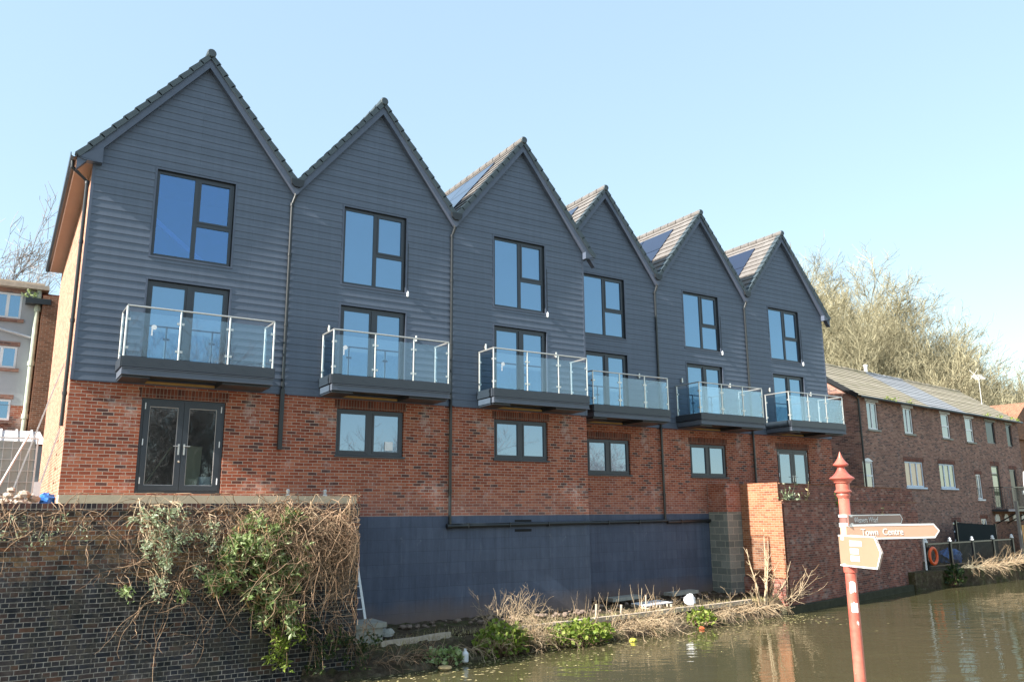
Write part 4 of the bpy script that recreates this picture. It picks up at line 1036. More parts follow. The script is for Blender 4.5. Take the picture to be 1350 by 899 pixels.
# ------------------------------------------------------------------ grey rendered building behind on the left
t = thing('rendered_building', 'grey rendered building with white windows behind the left end house', 'house', (-4,13.5,.2))
gw = [(-2.9,-.98,7.0,7.95),(-2.9,-.95,5.2,6.0),(-2.9,-.96,3.35,4.1)]
b = MB(); b.wall(-12, -.42, 3.9+.0, 8.12, 14, [g for g in gw[:2]]+[(-2.9,-.96,3.9,4.1)], .1); b.build('rendered_front', M['render'], t, fix=False)
b = MB(); b.wall(-12, -.42, .2, 3.898, 14, [(-2.9,-.96,3.35,3.898)], .1); b.build('brick_plinth', M['brick_new'], t, fix=False)
b = MB(); b.box(-12, .9, 14.2, 22, .2, 8.1); b.build('rear_wall', M['brick_new'], t)
b = MB(); b.box(-12.3, -.2, 13.7, 14.6, 8.12, 8.28); b.box(-12.3, -.35, 14.0, 22, 8.285, 8.42); b.build('flat_roof', M['oldwood'], t)
for a, c, z0, z1 in gw:
    f = MB(); frame_rect(f, a+.01, c-.01, z0+.01, z1-.01, 14.03, 14.09, .07); f.box(a+.95, a+1.05, 14.03, 14.09, z0+.08, z1-.08); f.box(a+1.42, a+1.52, 14.02, 14.09, z0+.08, z1-.08)
    fo = f.build('window', M['white'], t); MB().box(a+.07, c-.07, 14.055, 14.065, z0+.07, z1-.07).build('pane', M['glass'], fo)
    MB().box(a-.1, c+.1, 13.93, 14.05, z0-.12, z0-.003).build('sill', M['brick_cottage'], fo)
    MB().box(a-.05, c+.05, 13.985, 14.05, z1+.004, z1+.16).build('lintel', M['brick_cottage'], fo)
b = MB(); b.tube([(-.50,13.85,8.2),(-.50,13.85,.3)], .085, 10)
for zz in (7.4, 5.4, 3.5, 1.8): b.tube([(-.50,13.85,zz-.08),(-.50,13.85,zz+.08)], .115, 10)
b.build('soil_pipe', plain('mossy_pipe', (.42,.46,.36), .6, var=.5, scale=4), t)
b = MB(); b.tube([(-3.5,13.9,7.0),(-.6,13.9,6.35)], .05, 8); b.build('waste_pipe', M['alu'], t)
b = MB(); b.box(-.36, .95, 13.6, 14.19, .2, 7.9); b.build('brick_return', M['brick_orange'], t)
b = MB(); b.box(-.9, -.1, 13.55, 13.95, 7.55, 7.75); b.build('hopper_box', M['blackpl'], t)
b = MB(); tuft_mesh(b, (-.75,13.7,7.76), .32, 60, .14); b.build('gutter_weed', M['leaf_green'], t)
t = thing('white_lean_to', 'white ribbed lean-to roof in front of the grey rendered building', 'lean-to', (-3,11.6,.2))
b = MB(); b.add([(-8,13.4,2.95),(.0,13.4,2.95),(.15,11.2,2.35),(-8,11.2,2.35)], [(0,1,2,3)])
for k in range(18): b.bar((-7.9+k*.45,13.4,2.98),(-7.9+k*.45,11.2,2.38),.06,.05)
b.build('roof_panel', M['white'], t, fix=False)
b = MB(); b.box(-8,.1,11.3,13.4,.2,2.3); b.build('wall', M['render'], t)
# builders' clutter on the terrace
t = thing('fence_panel', 'grey mesh site fence panel standing at the left edge behind the canal wall', 'fence', (-1.3,4.0,.2))
b = MB(); frame_rect(b, -3.0, -.32, .25, 1.95, 3.98, 4.02, .04); b.build('tube_frame', M['alu'], t)
b = MB(); 
for k in range(14): b.box(-2.96+k*.19, -2.95+k*.19, 3.995, 4.005, .29, 1.91)
for k in range(6): b.box(-2.96, -.36, 3.993, 4.007, .32+k*.27, .33+k*.27)
b.build('wire_mesh', M['alu'], t)
b = MB(); b.box(-2.95, -.38, 4.03, 4.036, .55, 1.86); b.build('mesh_sheet', M['mesh'], t)
rr = random.Random(3)
for k, (x, y, r_, l) in enumerate(((-.95,1.0,.30,'pile of pale rubble left of the long ladder foot'),(-.55,2.2,.34,'pile of mixed rubble between the ladder and the side wall'),(-1.15,3.0,.38,'pile of rubble at the foot of the mesh fence panel'))):
    b = MB()
    for _ in range(26):
        q = Vector((x+rr.gauss(0,.28), y+rr.gauss(0,.3), .22+abs(rr.gauss(0,.14)))); b.rough(q, .05+.08*rr.random(), 6, 4, .5, .7, rr)
    one(b, 'rubble_heap', M['rubble_pale'], l, 'rubble', (x,y,.2), group='rubble heaps on the terrace', kind='stuff')
b = MB(); b.rough((-.13,1.0,.36), .17, 12, 8, .5, .9, rr); b.rough((-.25,1.05,.30), .14, 12, 8, .5, .7, rr); one(b, 'blue_sheet', M['bluetarp'], 'crumpled blue plastic sheet beside the sunlit side wall', 'tarpaulin', (-.15,1.0,.2))
b = MB(); b.bar((-.36,.8,.2),(-.36,.8,.75),.13,.03,(0,1,0)); one(b, 'white_board', M['bag'], 'small white board standing left of the blue sheet', 'board', (-.36,.8,.2))
ladder('long grey ladder leaning on the sunlit side wall above the rubble', (-.88,2.0,.22), (-.06,2.0,3.5), (0,1,0), .42, 12)
b = MB(); b.bar((-.40,1.2,.22),(-.03,1.2,1.95),.035,.035); one(b, 'leaning_pole', M['alu'], 'short metal pole leaning on the sunlit side wall above the blue sheet', 'pole', (-.40,1.2,.22))
b = MB(); b.bar((-1.25,3.2,.22),(-.55,3.6,2.0),.05,.03); one(b, 'timber_prop', M['fasciaw'], 'pale timber prop leaning in front of the mesh fence panel', 'prop', (-1.25,3.2,.22))

# ------------------------------------------------------------------ plants
def strand(rr, p, d, ln, n, grav, jit):
    pts = [Vector(p)]; d = Vector(d).normalized(); st = ln/n
    for _ in range(n):
        d = (d + Vector((rr.gauss(0,jit), rr.gauss(0,jit*.6), rr.gauss(0,jit)-grav))).normalized(); pts.append(pts[-1]+d*st)
    return pts
def clampwall(pts, ywall=-3.03, xmax=5.18):
    return [Vector((p.x if p.x < xmax else xmax-(p.x-xmax)*.25, max(-3.75, min(p.y, ywall-.012)), min(p.z, .42))) for p in pts]
def creeper(x0, x1, n, lmin, lmax, seed, rad=.008, ztop=.16, grav=.10, out=.35, sub=2, zs=None):
    rr = random.Random(seed); mb = MB()
    for _ in range(n):
        x = rr.uniform(x0, x1); z = ztop - abs(rr.gauss(0,.18)) if zs is None else rr.uniform(*zs)
        ln = rr.uniform(lmin, lmax)
        pts = clampwall(strand(rr, (x,-3.04,z), (rr.gauss(0,.55), -out*rr.random(), rr.uniform(-.5,.5)), ln, 12, grav, .30))
        r0 = rad*rr.uniform(.5,1.5); mb.tube(pts, [r0*(1-.7*i/12) for i in range(13)], 4, False)
        for _ in range(sub):
            q = pts[rr.randrange(3,12)]
            s = clampwall(strand(rr, q, (rr.gauss(0,1), -abs(rr.gauss(0,.6)), rr.gauss(-.2,.7)), ln*.3, 6, .06, .28))
            mb.tube(s, [r0*.5*(1-.6*i/6) for i in range(7)], 3, False)
    return mb
o = one(creeper(-2.2, 1.0, 42, .7, 1.8, 21, .006, grav=.05), 'bare_creeper', M['twig_brown'], 'sparse thin bare creeper on the wall at the left edge', 'creeper', (-.5,-3.05,-1.0), fix=False, group='bare creepers on the canal wall')
o = one(creeper(1.1, 3.9, 95, .6, 1.7, 22, .007, grav=.10), 'bare_creeper', M['twig_brown'], 'fringe of bare stems hanging above and behind the leafy buddleia', 'creeper', (2.5,-3.05,-.5), fix=False, group='bare creepers on the canal wall')
cr = creeper(3.9, 5.15, 250, .8, 2.5, 23, .0085, ztop=-.06, grav=.15, out=.6, sub=4)
o = one(cr, 'bare_creeper', M['twig_brown'], 'thick brown tangle of bare creeper hanging at the right end of the wall', 'creeper', (4.7,-3.05,-2.4), fix=False, group='bare creepers on the canal wall')
cr = creeper(3.4, 5.0, 70, .4, .9, 29, .010, ztop=-.02, grav=.06, out=.7, sub=4)
o = one(cr, 'bare_creeper', M['twig_pale'], 'pale arching stems along the top of the brown tangle', 'creeper', (4.5,-3.05,-.2), fix=False, group='bare creepers on the canal wall')
o = one(creeper(1.6, 3.2, 60, 1.0, 1.8, 24, .0065, zs=(-1.5,-.6), grav=.11), 'bare_creeper', M['twig_brown'], 'thin bare stems trailing down the wall left of the leafy buddleia', 'creeper', (2.4,-3.05,-2.6), fix=False, group='bare creepers on the canal wall')
def leafy(label, cat, name, spots, seed, leafmat, stemmat, leaf, per, seeds=0, group=None, base=None):
    """a hanging leafy shrub: stems from the first spot, leaf rosettes round every spot"""
    rr = random.Random(seed); root = thing(name, label, cat, base, 0, group)
    st = MB(); lf = MB(); sd = MB()
    for (x, z, r_, k) in spots:
        for _ in range(k):
            a = rr.random()*6.283; q = r_*math.sqrt(rr.random())
            tip = Vector((x+q*math.cos(a), -3.06-abs(rr.gauss(.22,.16)), z+q*math.sin(a)))
            src = Vector((x+rr.gauss(0,.12), -3.05, z+r_*.9+rr.random()*.2))
            mid = src.lerp(tip,.5)+Vector((rr.gauss(0,.05),-.08,.06))
            st.tube([src, mid, tip], [.007,.005,.003], 4, False)
            for j in range(per):
                d = Vector((rr.gauss(0,1), rr.gauss(-.5,.8), rr.gauss(.1,.8))); p = tip+Vector((rr.gauss(0,.035), rr.gauss(0,.03), rr.gauss(0,.035)))
                leafq(lf, p, leaf*rr.uniform(.6,1.3), rr, d, .36)
        for _ in range(int(seeds*k)):
            a = rr.random()*6.283; q = r_*math.sqrt(rr.random()); p = Vector((x+q*math.cos(a), -3.25-rr.random()*.2, z+q*math.sin(a)))
            d = Vector((rr.gauss(0,.5),-.15,-1)).normalized(); ln = rr.uniform(.10,.2); pts = [p, p+d*ln*.5+Vector((0,0,.01)), p+d*ln+Vector((rr.gauss(0,.03),0,.02))]
            sd = MB(); sd.tube(pts, [.007,.017,.006], 6); sd.build('seed_head', M['seed'], root, fix=False)
    st.build('stems', stemmat, root, fix=False); lf.build('leaves', leafmat, root, fix=False)
    return root
leafy('green buddleia with drooping brown seed heads hanging down the middle of the canal wall', 'bush', 'buddleia',
  [(3.86,.0,.16,10),(3.70,-.25,.22,14),(3.0,-.30,.22,14),(3.35,-.45,.28,20),(2.85,-.62,.26,20),(3.4,-.80,.32,30),(3.95,-.72,.30,26),(2.75,-1.0,.26,22),(2.55,-1.22,.20,18),(3.65,-1.15,.34,32),(4.05,-1.05,.20,14),(3.35,-1.45,.30,26),(3.85,-1.55,.26,22),(3.55,-1.85,.24,18),(3.9,-2.0,.18,12),(3.2,-.15,.2,10)],
  31, M['leaf_green'], M['twig_brown'], .125, 15, .22, None, (3.5,-3.05,-2.4))
leafy('pale grey green leafy shoots trailing down the wall left of the buddleia', 'bush', 'trailing_shrub',
  [(1.15,.0,.16,10),(1.45,.02,.16,9),(1.75,.08,.12,7),(1.35,-.3,.22,16),(1.65,-.42,.24,20),(1.45,-.62,.2,16),(1.62,-.85,.16,12),(1.50,-1.1,.12,9),(1.55,-1.35,.10,7),(1.95,-.4,.16,9),(2.35,-.3,.18,9),(2.2,-.9,.12,6),(2.45,-.55,.15,7)],
  32, M['leaf_pale'], M['twig_pale'], .085, 9, 0, None, (1.5,-3.05,-1.5))
leafy('dark leafy ivy at the foot of the canal wall above the water', 'ivy', 'ivy',
  [(4.4,-2.2,.3,16),(4.9,-2.5,.3,18),(5.3,-2.7,.3,16),(4.5,-2.75,.3,16),(5.6,-2.45,.25,10)], 33, M['leaf_dark'], M['twig_brown'], .10, 9, 0, None, (4.8,-3.05,-3.1))
leafy('bright yellow green shrub low on the wall below the buddleia', 'bush', 'low_shrub',
  [(3.75,-2.35,.2,12),(3.85,-2.6,.22,14),(4.05,-2.2,.15,7)], 38, M['leaf_bramble'], M['twig_brown'], .12, 10, 0, None, (3.8,-3.05,-2.8))
for (x, z, l) in ((1.05,-1.30,'small fern growing on the wall, left of the two'), (1.95,-1.42,'small fern growing on the wall, right of the two')):
    leafy(l, 'fern', 'wall_fern', [(x,z,.09,6)], int(40+x*10), M['leaf_green'], M['twig_brown'], .12, 7, 0, 'small ferns on the canal wall', (x,-3.05,z-.1))
leafy('scattered grey green sprigs on the bare creeper at the left edge', 'bush', 'trailing_shrub', [(-.8,-.2,.25,7),(-.3,-.35,.25,7),(.3,-.3,.2,4),(-.1,-.1,.2,4)], 45, M['leaf_pale'], M['twig_brown'], .07, 6, 0, None, (-.4,-3.05,-.6))

def clump(label, name, cat, c, r, h, n, seed, mat, leaf, stemmat='twig_brown', group=None, lw=.8):
    rr = random.Random(seed); root = thing(name, label, cat, c, 0, group); st = MB(); lf = MB()
    for _ in range(n):
        a = rr.random()*6.283; q = math.sqrt(rr.random()); x = c[0]+r[0]*q*math.cos(a); y = c[1]+r[1]*q*math.sin(a); z = c[2]+h*(rr.random()**.7)*(1-.45*q*q)
        if rr.random() < .16: st.tube([(c[0]+(x-c[0])*.5, c[1]+(y-c[1])*.5, c[2]-.05), (x+rr.gauss(0,.03), y, (z+c[2])/2), (x,y,z)], [.007,.006,.004], 4, False)
        leafq(lf, (x,y,z), leaf*rr.uniform(.55,1.3), rr, Vector((rr.gauss(0,1), rr.gauss(-.3,.9), rr.gauss(.3,.7))), lw)
    st.build('stems', M[stemmat], root, fix=False); lf.build('leaves', M[mat], root, fix=False); return root
BG = 'bramble clumps on the canal bank'
clump('large green bramble clump on the bank below the tall dry bush', 'bramble', 'bramble', (9.25,-2.5,-3.15), (.75,.40), .72, 680, 51, 'leaf_bramble', .125, group=BG)
clump('wide green bramble clump on the bank at the step of the painted wall', 'bramble', 'bramble', (11.6,-2.35,-3.15), (1.05,.40), .58, 680, 52, 'leaf_bramble', .12, group=BG)
clump('small bramble clump at the water near the canal wall end', 'bramble', 'bramble', (7.55,-2.85,-3.2), (.5,.3), .4, 260, 53, 'leaf_green', .10, group=BG)
clump('small bright green bramble clump on the bank below the white bag', 'bramble', 'bramble', (16.4,-1.75,-3.15), (.5,.3), .5, 260, 54, 'leaf_bramble', .11, group=BG)
def dry(label, name, cat, c, spread, n, l0, l1, seed, mat='twig_pale', rad=.007, lean=(0,-.3,.6), grav=.05, jit=.2, sub=2, group=None, branchy=False):
    rr = random.Random(seed); mb = MB()
    for _ in range(n):
        p = (c[0]+rr.gauss(0,spread[0]), c[1]+rr.gauss(0,spread[1]), c[2])
        ln = rr.uniform(l0,l1); d = (lean[0]+rr.gauss(0,.45), lean[1]+rr.gauss(0,.35), lean[2]+abs(rr.gauss(0,.35)))
        pts = strand(rr, p, d, ln, 8, grav, jit); r0 = rad*rr.uniform(.6,1.4); mb.tube(pts, [r0*(1-.7*i/8) for i in range(9)], 4, False)
        for _ in range(sub):
            i = rr.randrange(2,8); q = pts[i]; dd = (pts[i]-pts[i-1]).normalized()+Vector((rr.gauss(0,.45),rr.gauss(0,.45),rr.gauss(.1,.35)))
            s = strand(rr, q, dd, ln*.4, 5, grav*.6, jit); mb.tube(s, [r0*.55*(1-.6*k/5) for k in range(6)], 3, False)
            if branchy:
                s2 = strand(rr, s[3], dd+Vector((rr.gauss(0,.5),rr.gauss(0,.5),rr.gauss(0,.4))), ln*.22, 4, 0, jit); mb.tube(s2, [r0*.3]*5, 3, False)
    return one(mb, name, M[mat], label, cat, (c[0],c[1],c[2]), group=group, fix=False)
DG = 'dry stems along the canal bank'
dry('tall upright dry bush in front of the painted wall', 'dry_bush', 'bush', (9.75,-1.7,-2.75), (.35,.18), 46, .5, .95, 61, rad=.006, lean=(.25,-.1,1.0), grav=.0, jit=.14, sub=4, group=DG, branchy=True)
dry('straw coloured stems arching over the right of the large bramble clump', 'reed_clump', 'bush', (10.35,-2.25,-2.92), (.4,.15), 60, .45, 1.0, 62, rad=.008, lean=(-.35,-.6,.25), grav=.05, jit=.28, sub=5, group=DG, branchy=True)
dry('straw coloured stems drooping to the water at the foot of the large bramble', 'reed_clump', 'bush', (8.7,-2.7,-2.95), (.6,.15), 55, .3, .65, 63, rad=.006, lean=(.1,-.4,.2), grav=.16, group=DG)
dry('broad mat of dry stems over the bank below the two stakes', 'reed_clump', 'bush', (13.7,-2.0,-2.98), (.8,.14), 95, .35, 1.0, 64, rad=.008, lean=(.5,-.5,.15), grav=.05, jit=.3, sub=5, group=DG, branchy=True)
dry('dry stems drooping to the water right of the small bright bramble', 'reed_clump', 'bush', (17.7,-1.55,-2.92), (.6,.12), 45, .35, .8, 65, rad=.008, lean=(-.1,-.5,.2), grav=.06, jit=.28, sub=4, group=DG, branchy=True)
dry('few thin upright stalks on the bank at the step of the painted wall', 'dry_stalks', 'bush', (12.6,-1.2,-2.72), (.55,.15), 14, .4, .8, 66, rad=.007, lean=(.25,0,1.2), grav=-.01, jit=.08, sub=1, group=DG)
dry('few thin upright stalks on the bank right of the stakes', 'dry_stalks', 'bush', (14.9,-1.0,-2.72), (.35,.12), 10, .35, .75, 67, rad=.010, lean=(.35,0,1.2), grav=-.01, jit=.08, sub=1, group=DG)
dry('dark dead stems at the foot of the stone block', 'reed_clump', 'bush', (6.4,-2.7,-3.0), (.5,.2), 70, .3, .8, 68, 'twig_brown', .007, (.2,-.5,.2), .12, group=DG)
# the tall bare sapling before the pier
rr = random.Random(71); mb = MB()
for (dx, lean, ln) in ((-.35,-.10,1.75),(.0,.02,2.0),(.12,.10,2.35),(.3,.30,1.5),(.45,.6,1.3),(.5,.95,1.2),(-.5,-.02,.9),(.2,.2,1.7),(.62,1.3,1.0)):
    pts = strand(rr, (19.75+dx*.5,-1.15,-2.85), (lean,.0,1.0), ln, 10, -.015, .05)
    r0 = .025*rr.uniform(.7,1.2); mb.tube(pts, [r0*(1-.65*i/10) for i in range(11)], 6, False)
    for k in range(10):
        i = rr.randrange(3,10); s = strand(rr, pts[i], (rr.gauss(0,.8),rr.gauss(0,.6),.8), rr.uniform(.12,.35), 4, 0, .12); mb.tube(s, [.012,.01,.008,.006,.004], 4, False)
one(mb, 'bare_sapling', M['twig_pale'], 'tall bare many stemmed sapling growing before the sunlit pier', 'sapling', (19.75,-1.15,-2.85), fix=False)
dry('tangle of dry roots and stems at the foot of the bare sapling', 'reed_clump', 'bush', (19.4,-1.3,-2.92), (.55,.12), 55, .3, .7, 72, rad=.008, lean=(.0,-.6,.1), grav=.14, group=DG)
dry('dry branches reaching out over the water right of the sapling', 'reed_clump', 'bush', (20.9,-1.15,-2.8), (.2,.1), 22, .5, 1.3, 73, rad=.012, lean=(.9,-.2,.5), grav=.0, jit=.14, group=DG)
dry('straw coloured grass bending over the far quay edge left of the gap', 'reed_clump', 'bush', (37.0,1.35,-2.5), (.9,.15), 100, .4, 1.0, 74, rad=.009, lean=(.1,-.8,.35), grav=.14, group=DG)
dry('straw coloured grass bending over the far quay edge near the potted tree', 'reed_clump', 'bush', (40.6,1.7,-2.45), (.9,.2), 100, .5, 1.1, 75, rad=.009, lean=(.2,-.7,.55), grav=.12, group=DG)
clump('dark ivy on the quay edge at the end of the dark red wall', 'ivy', 'ivy', (34.3,1.15,-3.1), (.7,.3), .9, 300, 55, 'leaf_dark', .16)
for k, (u, v, z, n_, l) in enumerate(((.35,.02,.40,26,'weed growing at the left end of the wall ledge by the pier'),(.9,.05,.40,14,'small weed on the wall ledge right of the pier weed'),(2.0,.05,.40,8,'dry sprig on the wall ledge halfway to the signpost'),(4.5,-.05,.15,26,'green weed hanging from the wall ledge behind the signpost'),(8.2,-.03,-.3,8,'dry tuft on the wall face beyond the signpost'))):
    c = A @ Vector((u,v,z)); b = MB(); rr = random.Random(80+k)
    for _ in range(n_):
        p = Vector((c.x+rr.gauss(0,.12), c.y-.03-abs(rr.gauss(0,.05)), c.z+abs(rr.gauss(0,.22)))); leafq(b, p, .13, rr, None, .5); b.tube([c, p], [.008,.004], 3, False)
    one(b, 'wall_weed', M['leaf_pale'] if k in (0,1) else (M['leaf_bramble'] if k == 3 else M['grass']), l, 'weed', tuple(c), group='weeds on the dark red wall', fix=False)
# litter and loose things on the bank
b = MB(); b.rough((16.95,-.75,-2.57), .18, 12, 8, .25, 1.0); one(b, 'white_bag', M['bag'], 'rounded white sack standing on the bank before the painted wall', 'sack', (16.95,-.75,-2.75))
t = thing('white_pallet', 'low white slatted pallet lying on the bank left of the white sack', 'pallet', (15.8,-.6,-2.75))
b = MB()
for k in range(5): b.bar((15.2+.02*k,-.75+.17*k,-2.63),(16.3+.02*k,-.65+.17*k,-2.60),.10,.025)
b.build('slats', M['bag'], t); b = MB()
for k in range(3): b.bar((15.3+.45*k,-.8,-2.68),(15.35+.45*k,.05,-2.68),.07,.08)
b.build('bearers', M['oldwood'], t)
b = MB(); b.rough((13.1,-2.62,-3.17), .10, 10, 6, .3, .5); one(b, 'yellow_bottle', plain('yellow_plastic', (.62,.58,.08), .4), 'yellow plastic container floating at the edge of the dry stems', 'litter', (13.1,-2.62,-3.2), group='litter at the water edge')
b = MB(); b.rough((16.1,-2.05,-3.17), .075, 10, 6, .3, .7); one(b, 'orange_ball', plain('orange_plastic', (.55,.12,.04), .5), 'small orange lump at the water below the bright bramble', 'litter', (16.1,-2.05,-3.2), group='litter at the water edge')
b = MB(); b.lathe([(.06,0),(.075,.02),(.075,.18),(.03,.24),(.03,.28)], (8.0,-3.0,-3.16), 12); one(b, 'white_bottle', M['bag'], 'white plastic bottle standing in the stems at the water edge', 'litter', (8.0,-3.0,-3.2), group='litter at the water edge')
b = MB(); b.lathe([(.12,0),(.15,.03),(.14,.06),(.05,.07)], (7.35,-3.3,-3.2), 14); one(b, 'pale_tray', plain('buff_plastic', (.6,.42,.2), .6), 'round buff coloured lid floating near the canal wall', 'litter', (7.35,-3.3,-3.2), group='litter at the water edge')
rr = random.Random(91); mb = MB()
for _ in range(120):
    x = rr.uniform(6.7, 20.5); y = rr.uniform(-1.0,-.15) if x < 13.7 else rr.uniform(-.3,1.5); mb.rough((x,y,-2.66+rr.random()*.03), rr.uniform(.03,.11), 6, 4, .5, .6, rr)
o = mb.build('rubble', M['rubble']); o['kind'] = 'stuff'; o['label'] = 'broken brick and stone scattered on the bank below the painted wall'; o['category'] = 'rubble'
for (x, y, l) in ((15.0,.7,'left of two grey slabs lying at the foot of the painted wall'), (17.6,.9,'right of two grey slabs lying at the foot of the painted wall')):
    b = MB(); b.bar((x,y,-2.56),(x+1.2,y+.05,-2.53),.4,.10); one(b, 'stone_slab', M['stone'], l, 'slab', (x+.6,y,-2.65), group='grey slabs on the bank')
# grass wisps along the edging (nobody could count them)
mb = MB(); rr = random.Random(92)
for _ in range(2600):
    t_ = rr.random()*(len(EDGE)-1.001); k = int(t_); p = Vector(EDGE[k]).lerp(Vector(EDGE[k+1]), t_-k); p = p+Vector((0, rr.gauss(.15,.28), .0))
    if p.y < -2.9: continue
    d = Vector((rr.gauss(0,.4), rr.gauss(-.15,.4), 1)).normalized(); ln = rr.uniform(.06,.2); s = Vector((d.y,-d.x,0)).normalized()*.006 if abs(d.x)+abs(d.y) > .01 else Vector((.006,0,0))
    mb.add([p-s, p+s, p+d*ln+Vector((0,0,-ln*.2))], [(0,1,2)])
o = mb.build('bank_grass', M['grass'], fix=False); o['kind'] = 'stuff'; o['label'] = 'thin dry grass along the canal bank edging'; o['category'] = 'grass'

mb = MB(); rr = random.Random(93)
for _ in range(900):
    t_ = rr.random()*(len(WATERLINE)-1.001); k = int(t_); p = Vector(WATERLINE[k]).lerp(Vector(WATERLINE[k+1]), t_-k)
    x = p.x+rr.gauss(0,.2); y = p.y-abs(rr.gauss(0,1.0))+.1; a = rr.random()*6.283; l = rr.uniform(.015,.06)
    mb.add([(x+l*math.cos(a),y+l*math.sin(a),-3.193),(x-l*.5*math.sin(a),y+l*.5*math.cos(a),-3.194),(x-l*math.cos(a),y-l*math.sin(a),-3.192),(x+l*.5*math.sin(a),y-l*.5*math.cos(a),-3.194)], [(0,1,2,3)])
o = mb.build('floating_leaves', M['grass'], fix=False); o['kind'] = 'stuff'; o['label'] = 'dead leaves and twigs floating along the canal edge'; o['category'] = 'leaves'

# ------------------------------------------------------------------ bare trees
def tree_meshes(seed, H, spread, levels=(8,6,6,5), rad=.12, twig=.012, droop=.0):
    rr = random.Random(seed); tr = MB(); cr = MB()
    def grow(p, d, ln, r, lev):
        n = 5; pts = strand(rr, p, d, ln, n, -.04, .07+.025*lev)
        tgt = tr if lev == 0 else cr
        tgt.tube(pts, [max(twig*.7, r*(1-.6*i/n)) for i in range(n+1)], 6 if lev == 0 else 3, False)
        if lev < len(levels):
            for k in range(levels[lev]):
                i = rr.randrange(1 if lev else 1, n+1); q = pts[i]; dd = (pts[i]-pts[i-1]).normalized()
                side = Vector((rr.gauss(0,1), rr.gauss(0,1), rr.gauss(.15,.5))).normalized()
                grow(q, dd*.75+side*spread, ln*rr.uniform(.42,.66), max(twig, r*.42), lev+1)
    stems = rr.choice((1,2,2,3))
    for s in range(stems): grow(Vector((rr.gauss(0,.25) if s else 0, rr.gauss(0,.25) if s else 0, -.3)), Vector((rr.gauss(0,.18),rr.gauss(0,.18),1)), H*.55, rad, 0)
    return tr, cr
def make_tree(name, label, group, loc, tm, cm, mat, s, rz):
    root = thing(name, label, 'tree', loc, rz, group, local=True); root.scale = (s,s,s)
    for nm, me in (('trunk', tm), ('crown', cm)):
        o = bpy.data.objects.new(nm, me); COL.objects.link(o); o.parent = root
    return root
def proto(seed, H, spread, mat, **k):
    tr, cr = tree_meshes(seed, H, spread, **k); out = []
    for nm, mb in (('trunk', tr), ('crown', cr)):
        me = bpy.data.meshes.new(nm); me.from_pydata([tuple(v) for v in mb.v], [], mb.f); me.materials.append(mat); out.append(me)
    return out
PR = [proto(100+i, 13.0, .62, M['twig_hill'], levels=(11,7,6,5), rad=.13, twig=.0135) for i in range(5)]
rr = random.Random(120); k = 0
for row, (ya, yb, n) in enumerate(((17,19,24),(20,23,24),(24,28,24),(29,35,24))):
    for i in range(n):
        x = 40 + (104-40)*(i+rr.uniform(.1,.9))/n + row*3; y = rr.uniform(ya, yb)
        if (x+1.1)/(y+19.5) < 1.24: continue
        tm, cm = PR[rr.randrange(5)]
        make_tree('bare_tree', 'pale bare winter tree in the wood on the hill behind the old brick houses', 'bare trees on the hill', (x,y,HZ(x,y)-.1), tm, cm, None, rr.uniform(.85,1.2)*(1-max(0,x-60)*.006), rr.random()*6.28); k += 1
PG = [proto(130+i, 13.0, .55, M['twig_grey'], levels=(9,6,5,5), rad=.12, twig=.011) for i in range(2)]
for (x, y, s, l) in ((-7.5,30,1.3,'left of the grey bare trees behind the rendered building'), (-3.6,33,1.35,'middle one of the grey bare trees behind the rendered building'), (.2,31,1.25,'grey bare tree nearest the left end house roof'), (-10.5,34,1.4,'grey bare tree at the left edge of the picture')):
    tm, cm = PG[rr.randrange(2)]; make_tree('bare_tree', l, 'grey bare trees behind the rendered building', (x,y,HZ(x,y)-.1), tm, cm, None, s, rr.random()*6.28)
for (x, y, s) in ((2,-27,.66),(5.2,-30,1.0),(7.6,-31,1.0),(10,-30,.9),(14,-32,.7),(19,-28,.62),(25,-31,.7),(33,-28,.62),(42,-32,.7),(-6,-31,.75),(-2,-28,.7),(38,-27,.62),(29,-33,.7)):      # on the near bank, seen in the windows
    tm, cm = PG[rr.randrange(2)]; make_tree('bare_tree', 'grey bare tree on the near bank, seen reflected in the lower windows', 'bare trees on the near bank', (x,y,-2.75), tm, cm, None, s, rr.random()*6.28)

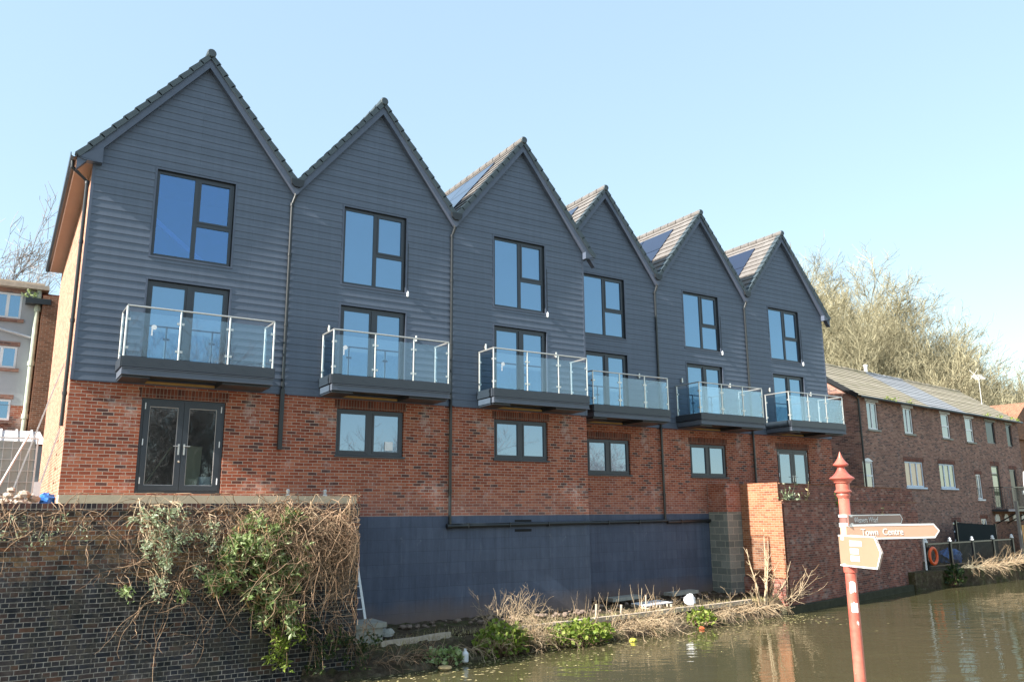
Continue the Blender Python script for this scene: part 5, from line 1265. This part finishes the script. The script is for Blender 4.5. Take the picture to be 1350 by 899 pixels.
# ------------------------------------------------------------------ light, sky, camera
w = bpy.data.worlds.new('World'); scene.world = w; w.use_nodes = True
nt = w.node_tree; bg = nt.nodes['Background']
sky = nt.nodes.new('ShaderNodeTexSky'); sky.sky_type = 'NISHITA'; sky.sun_disc = False
sky.sun_elevation = SUN_EL; sky.sun_rotation = R(270) - SUN_AZ
sky.air_density = 1.0; sky.dust_density = .5; sky.ozone_density = 1.0; sky.altitude = 50
gain = nt.nodes.new('ShaderNodeVectorMath'); gain.operation = 'MULTIPLY'; gain.inputs[1].default_value = (1.0, .92, .6)   # the photograph is exposed for the shade
nt.links.new(sky.outputs[0], gain.inputs[0]); haze = nt.nodes.new('ShaderNodeVectorMath'); haze.operation = 'ADD'; haze.inputs[1].default_value = (2.3, 3.26, 4.75)
nt.links.new(gain.outputs[0], haze.inputs[0]); nt.links.new(haze.outputs[0], bg.inputs[0]); bg.inputs[1].default_value = .165
sd = bpy.data.lights.new('Sun', 'SUN'); sd.energy = 15.0; sd.angle = R(.53); sd.color = (1.0,.95,.87)
so = bpy.data.objects.new('Sun', sd); COL.objects.link(so)
ldir = Vector((math.cos(SUN_EL)*math.cos(SUN_AZ), math.cos(SUN_EL)*math.sin(SUN_AZ), -math.sin(SUN_EL)))
so.rotation_euler = ldir.to_track_quat('-Z', 'Y').to_euler(); so.location = (-30,-10,30)

cd = bpy.data.cameras.new('Camera'); cam = bpy.data.objects.new('Camera', cd); COL.objects.link(cam)
f, pitch, roll, yaw, cx, D = 1068.97, .21012, -.00775, .56170, -1.1181, 19.5202
fw = Vector((math.sin(yaw)*math.cos(pitch), math.cos(yaw)*math.cos(pitch), math.sin(pitch)))
r_ = Vector((math.cos(yaw), -math.sin(yaw), 0)); u_ = r_.cross(fw)
r2 = r_*math.cos(roll)+u_*math.sin(roll); u2 = -r_*math.sin(roll)+u_*math.cos(roll)
cam.matrix_world = Matrix(((r2.x,u2.x,-fw.x,cx),(r2.y,u2.y,-fw.y,-D),(r2.z,u2.z,-fw.z,0),(0,0,0,1)))
cd.sensor_width = 36; cd.sensor_fit = 'HORIZONTAL'; cd.lens = f/1350*36; cd.clip_end = 6000; cd.clip_start = .05
scene.camera = cam
scene.view_settings.view_transform = 'Standard'; scene.view_settings.look = 'None'; scene.view_settings.exposure = 0; scene.view_settings.gamma = 1
scene.cycles.max_bounces = 8; scene.cycles.transparent_max_bounces = 16; scene.cycles.caustics_reflective = False; scene.cycles.caustics_refractive = False
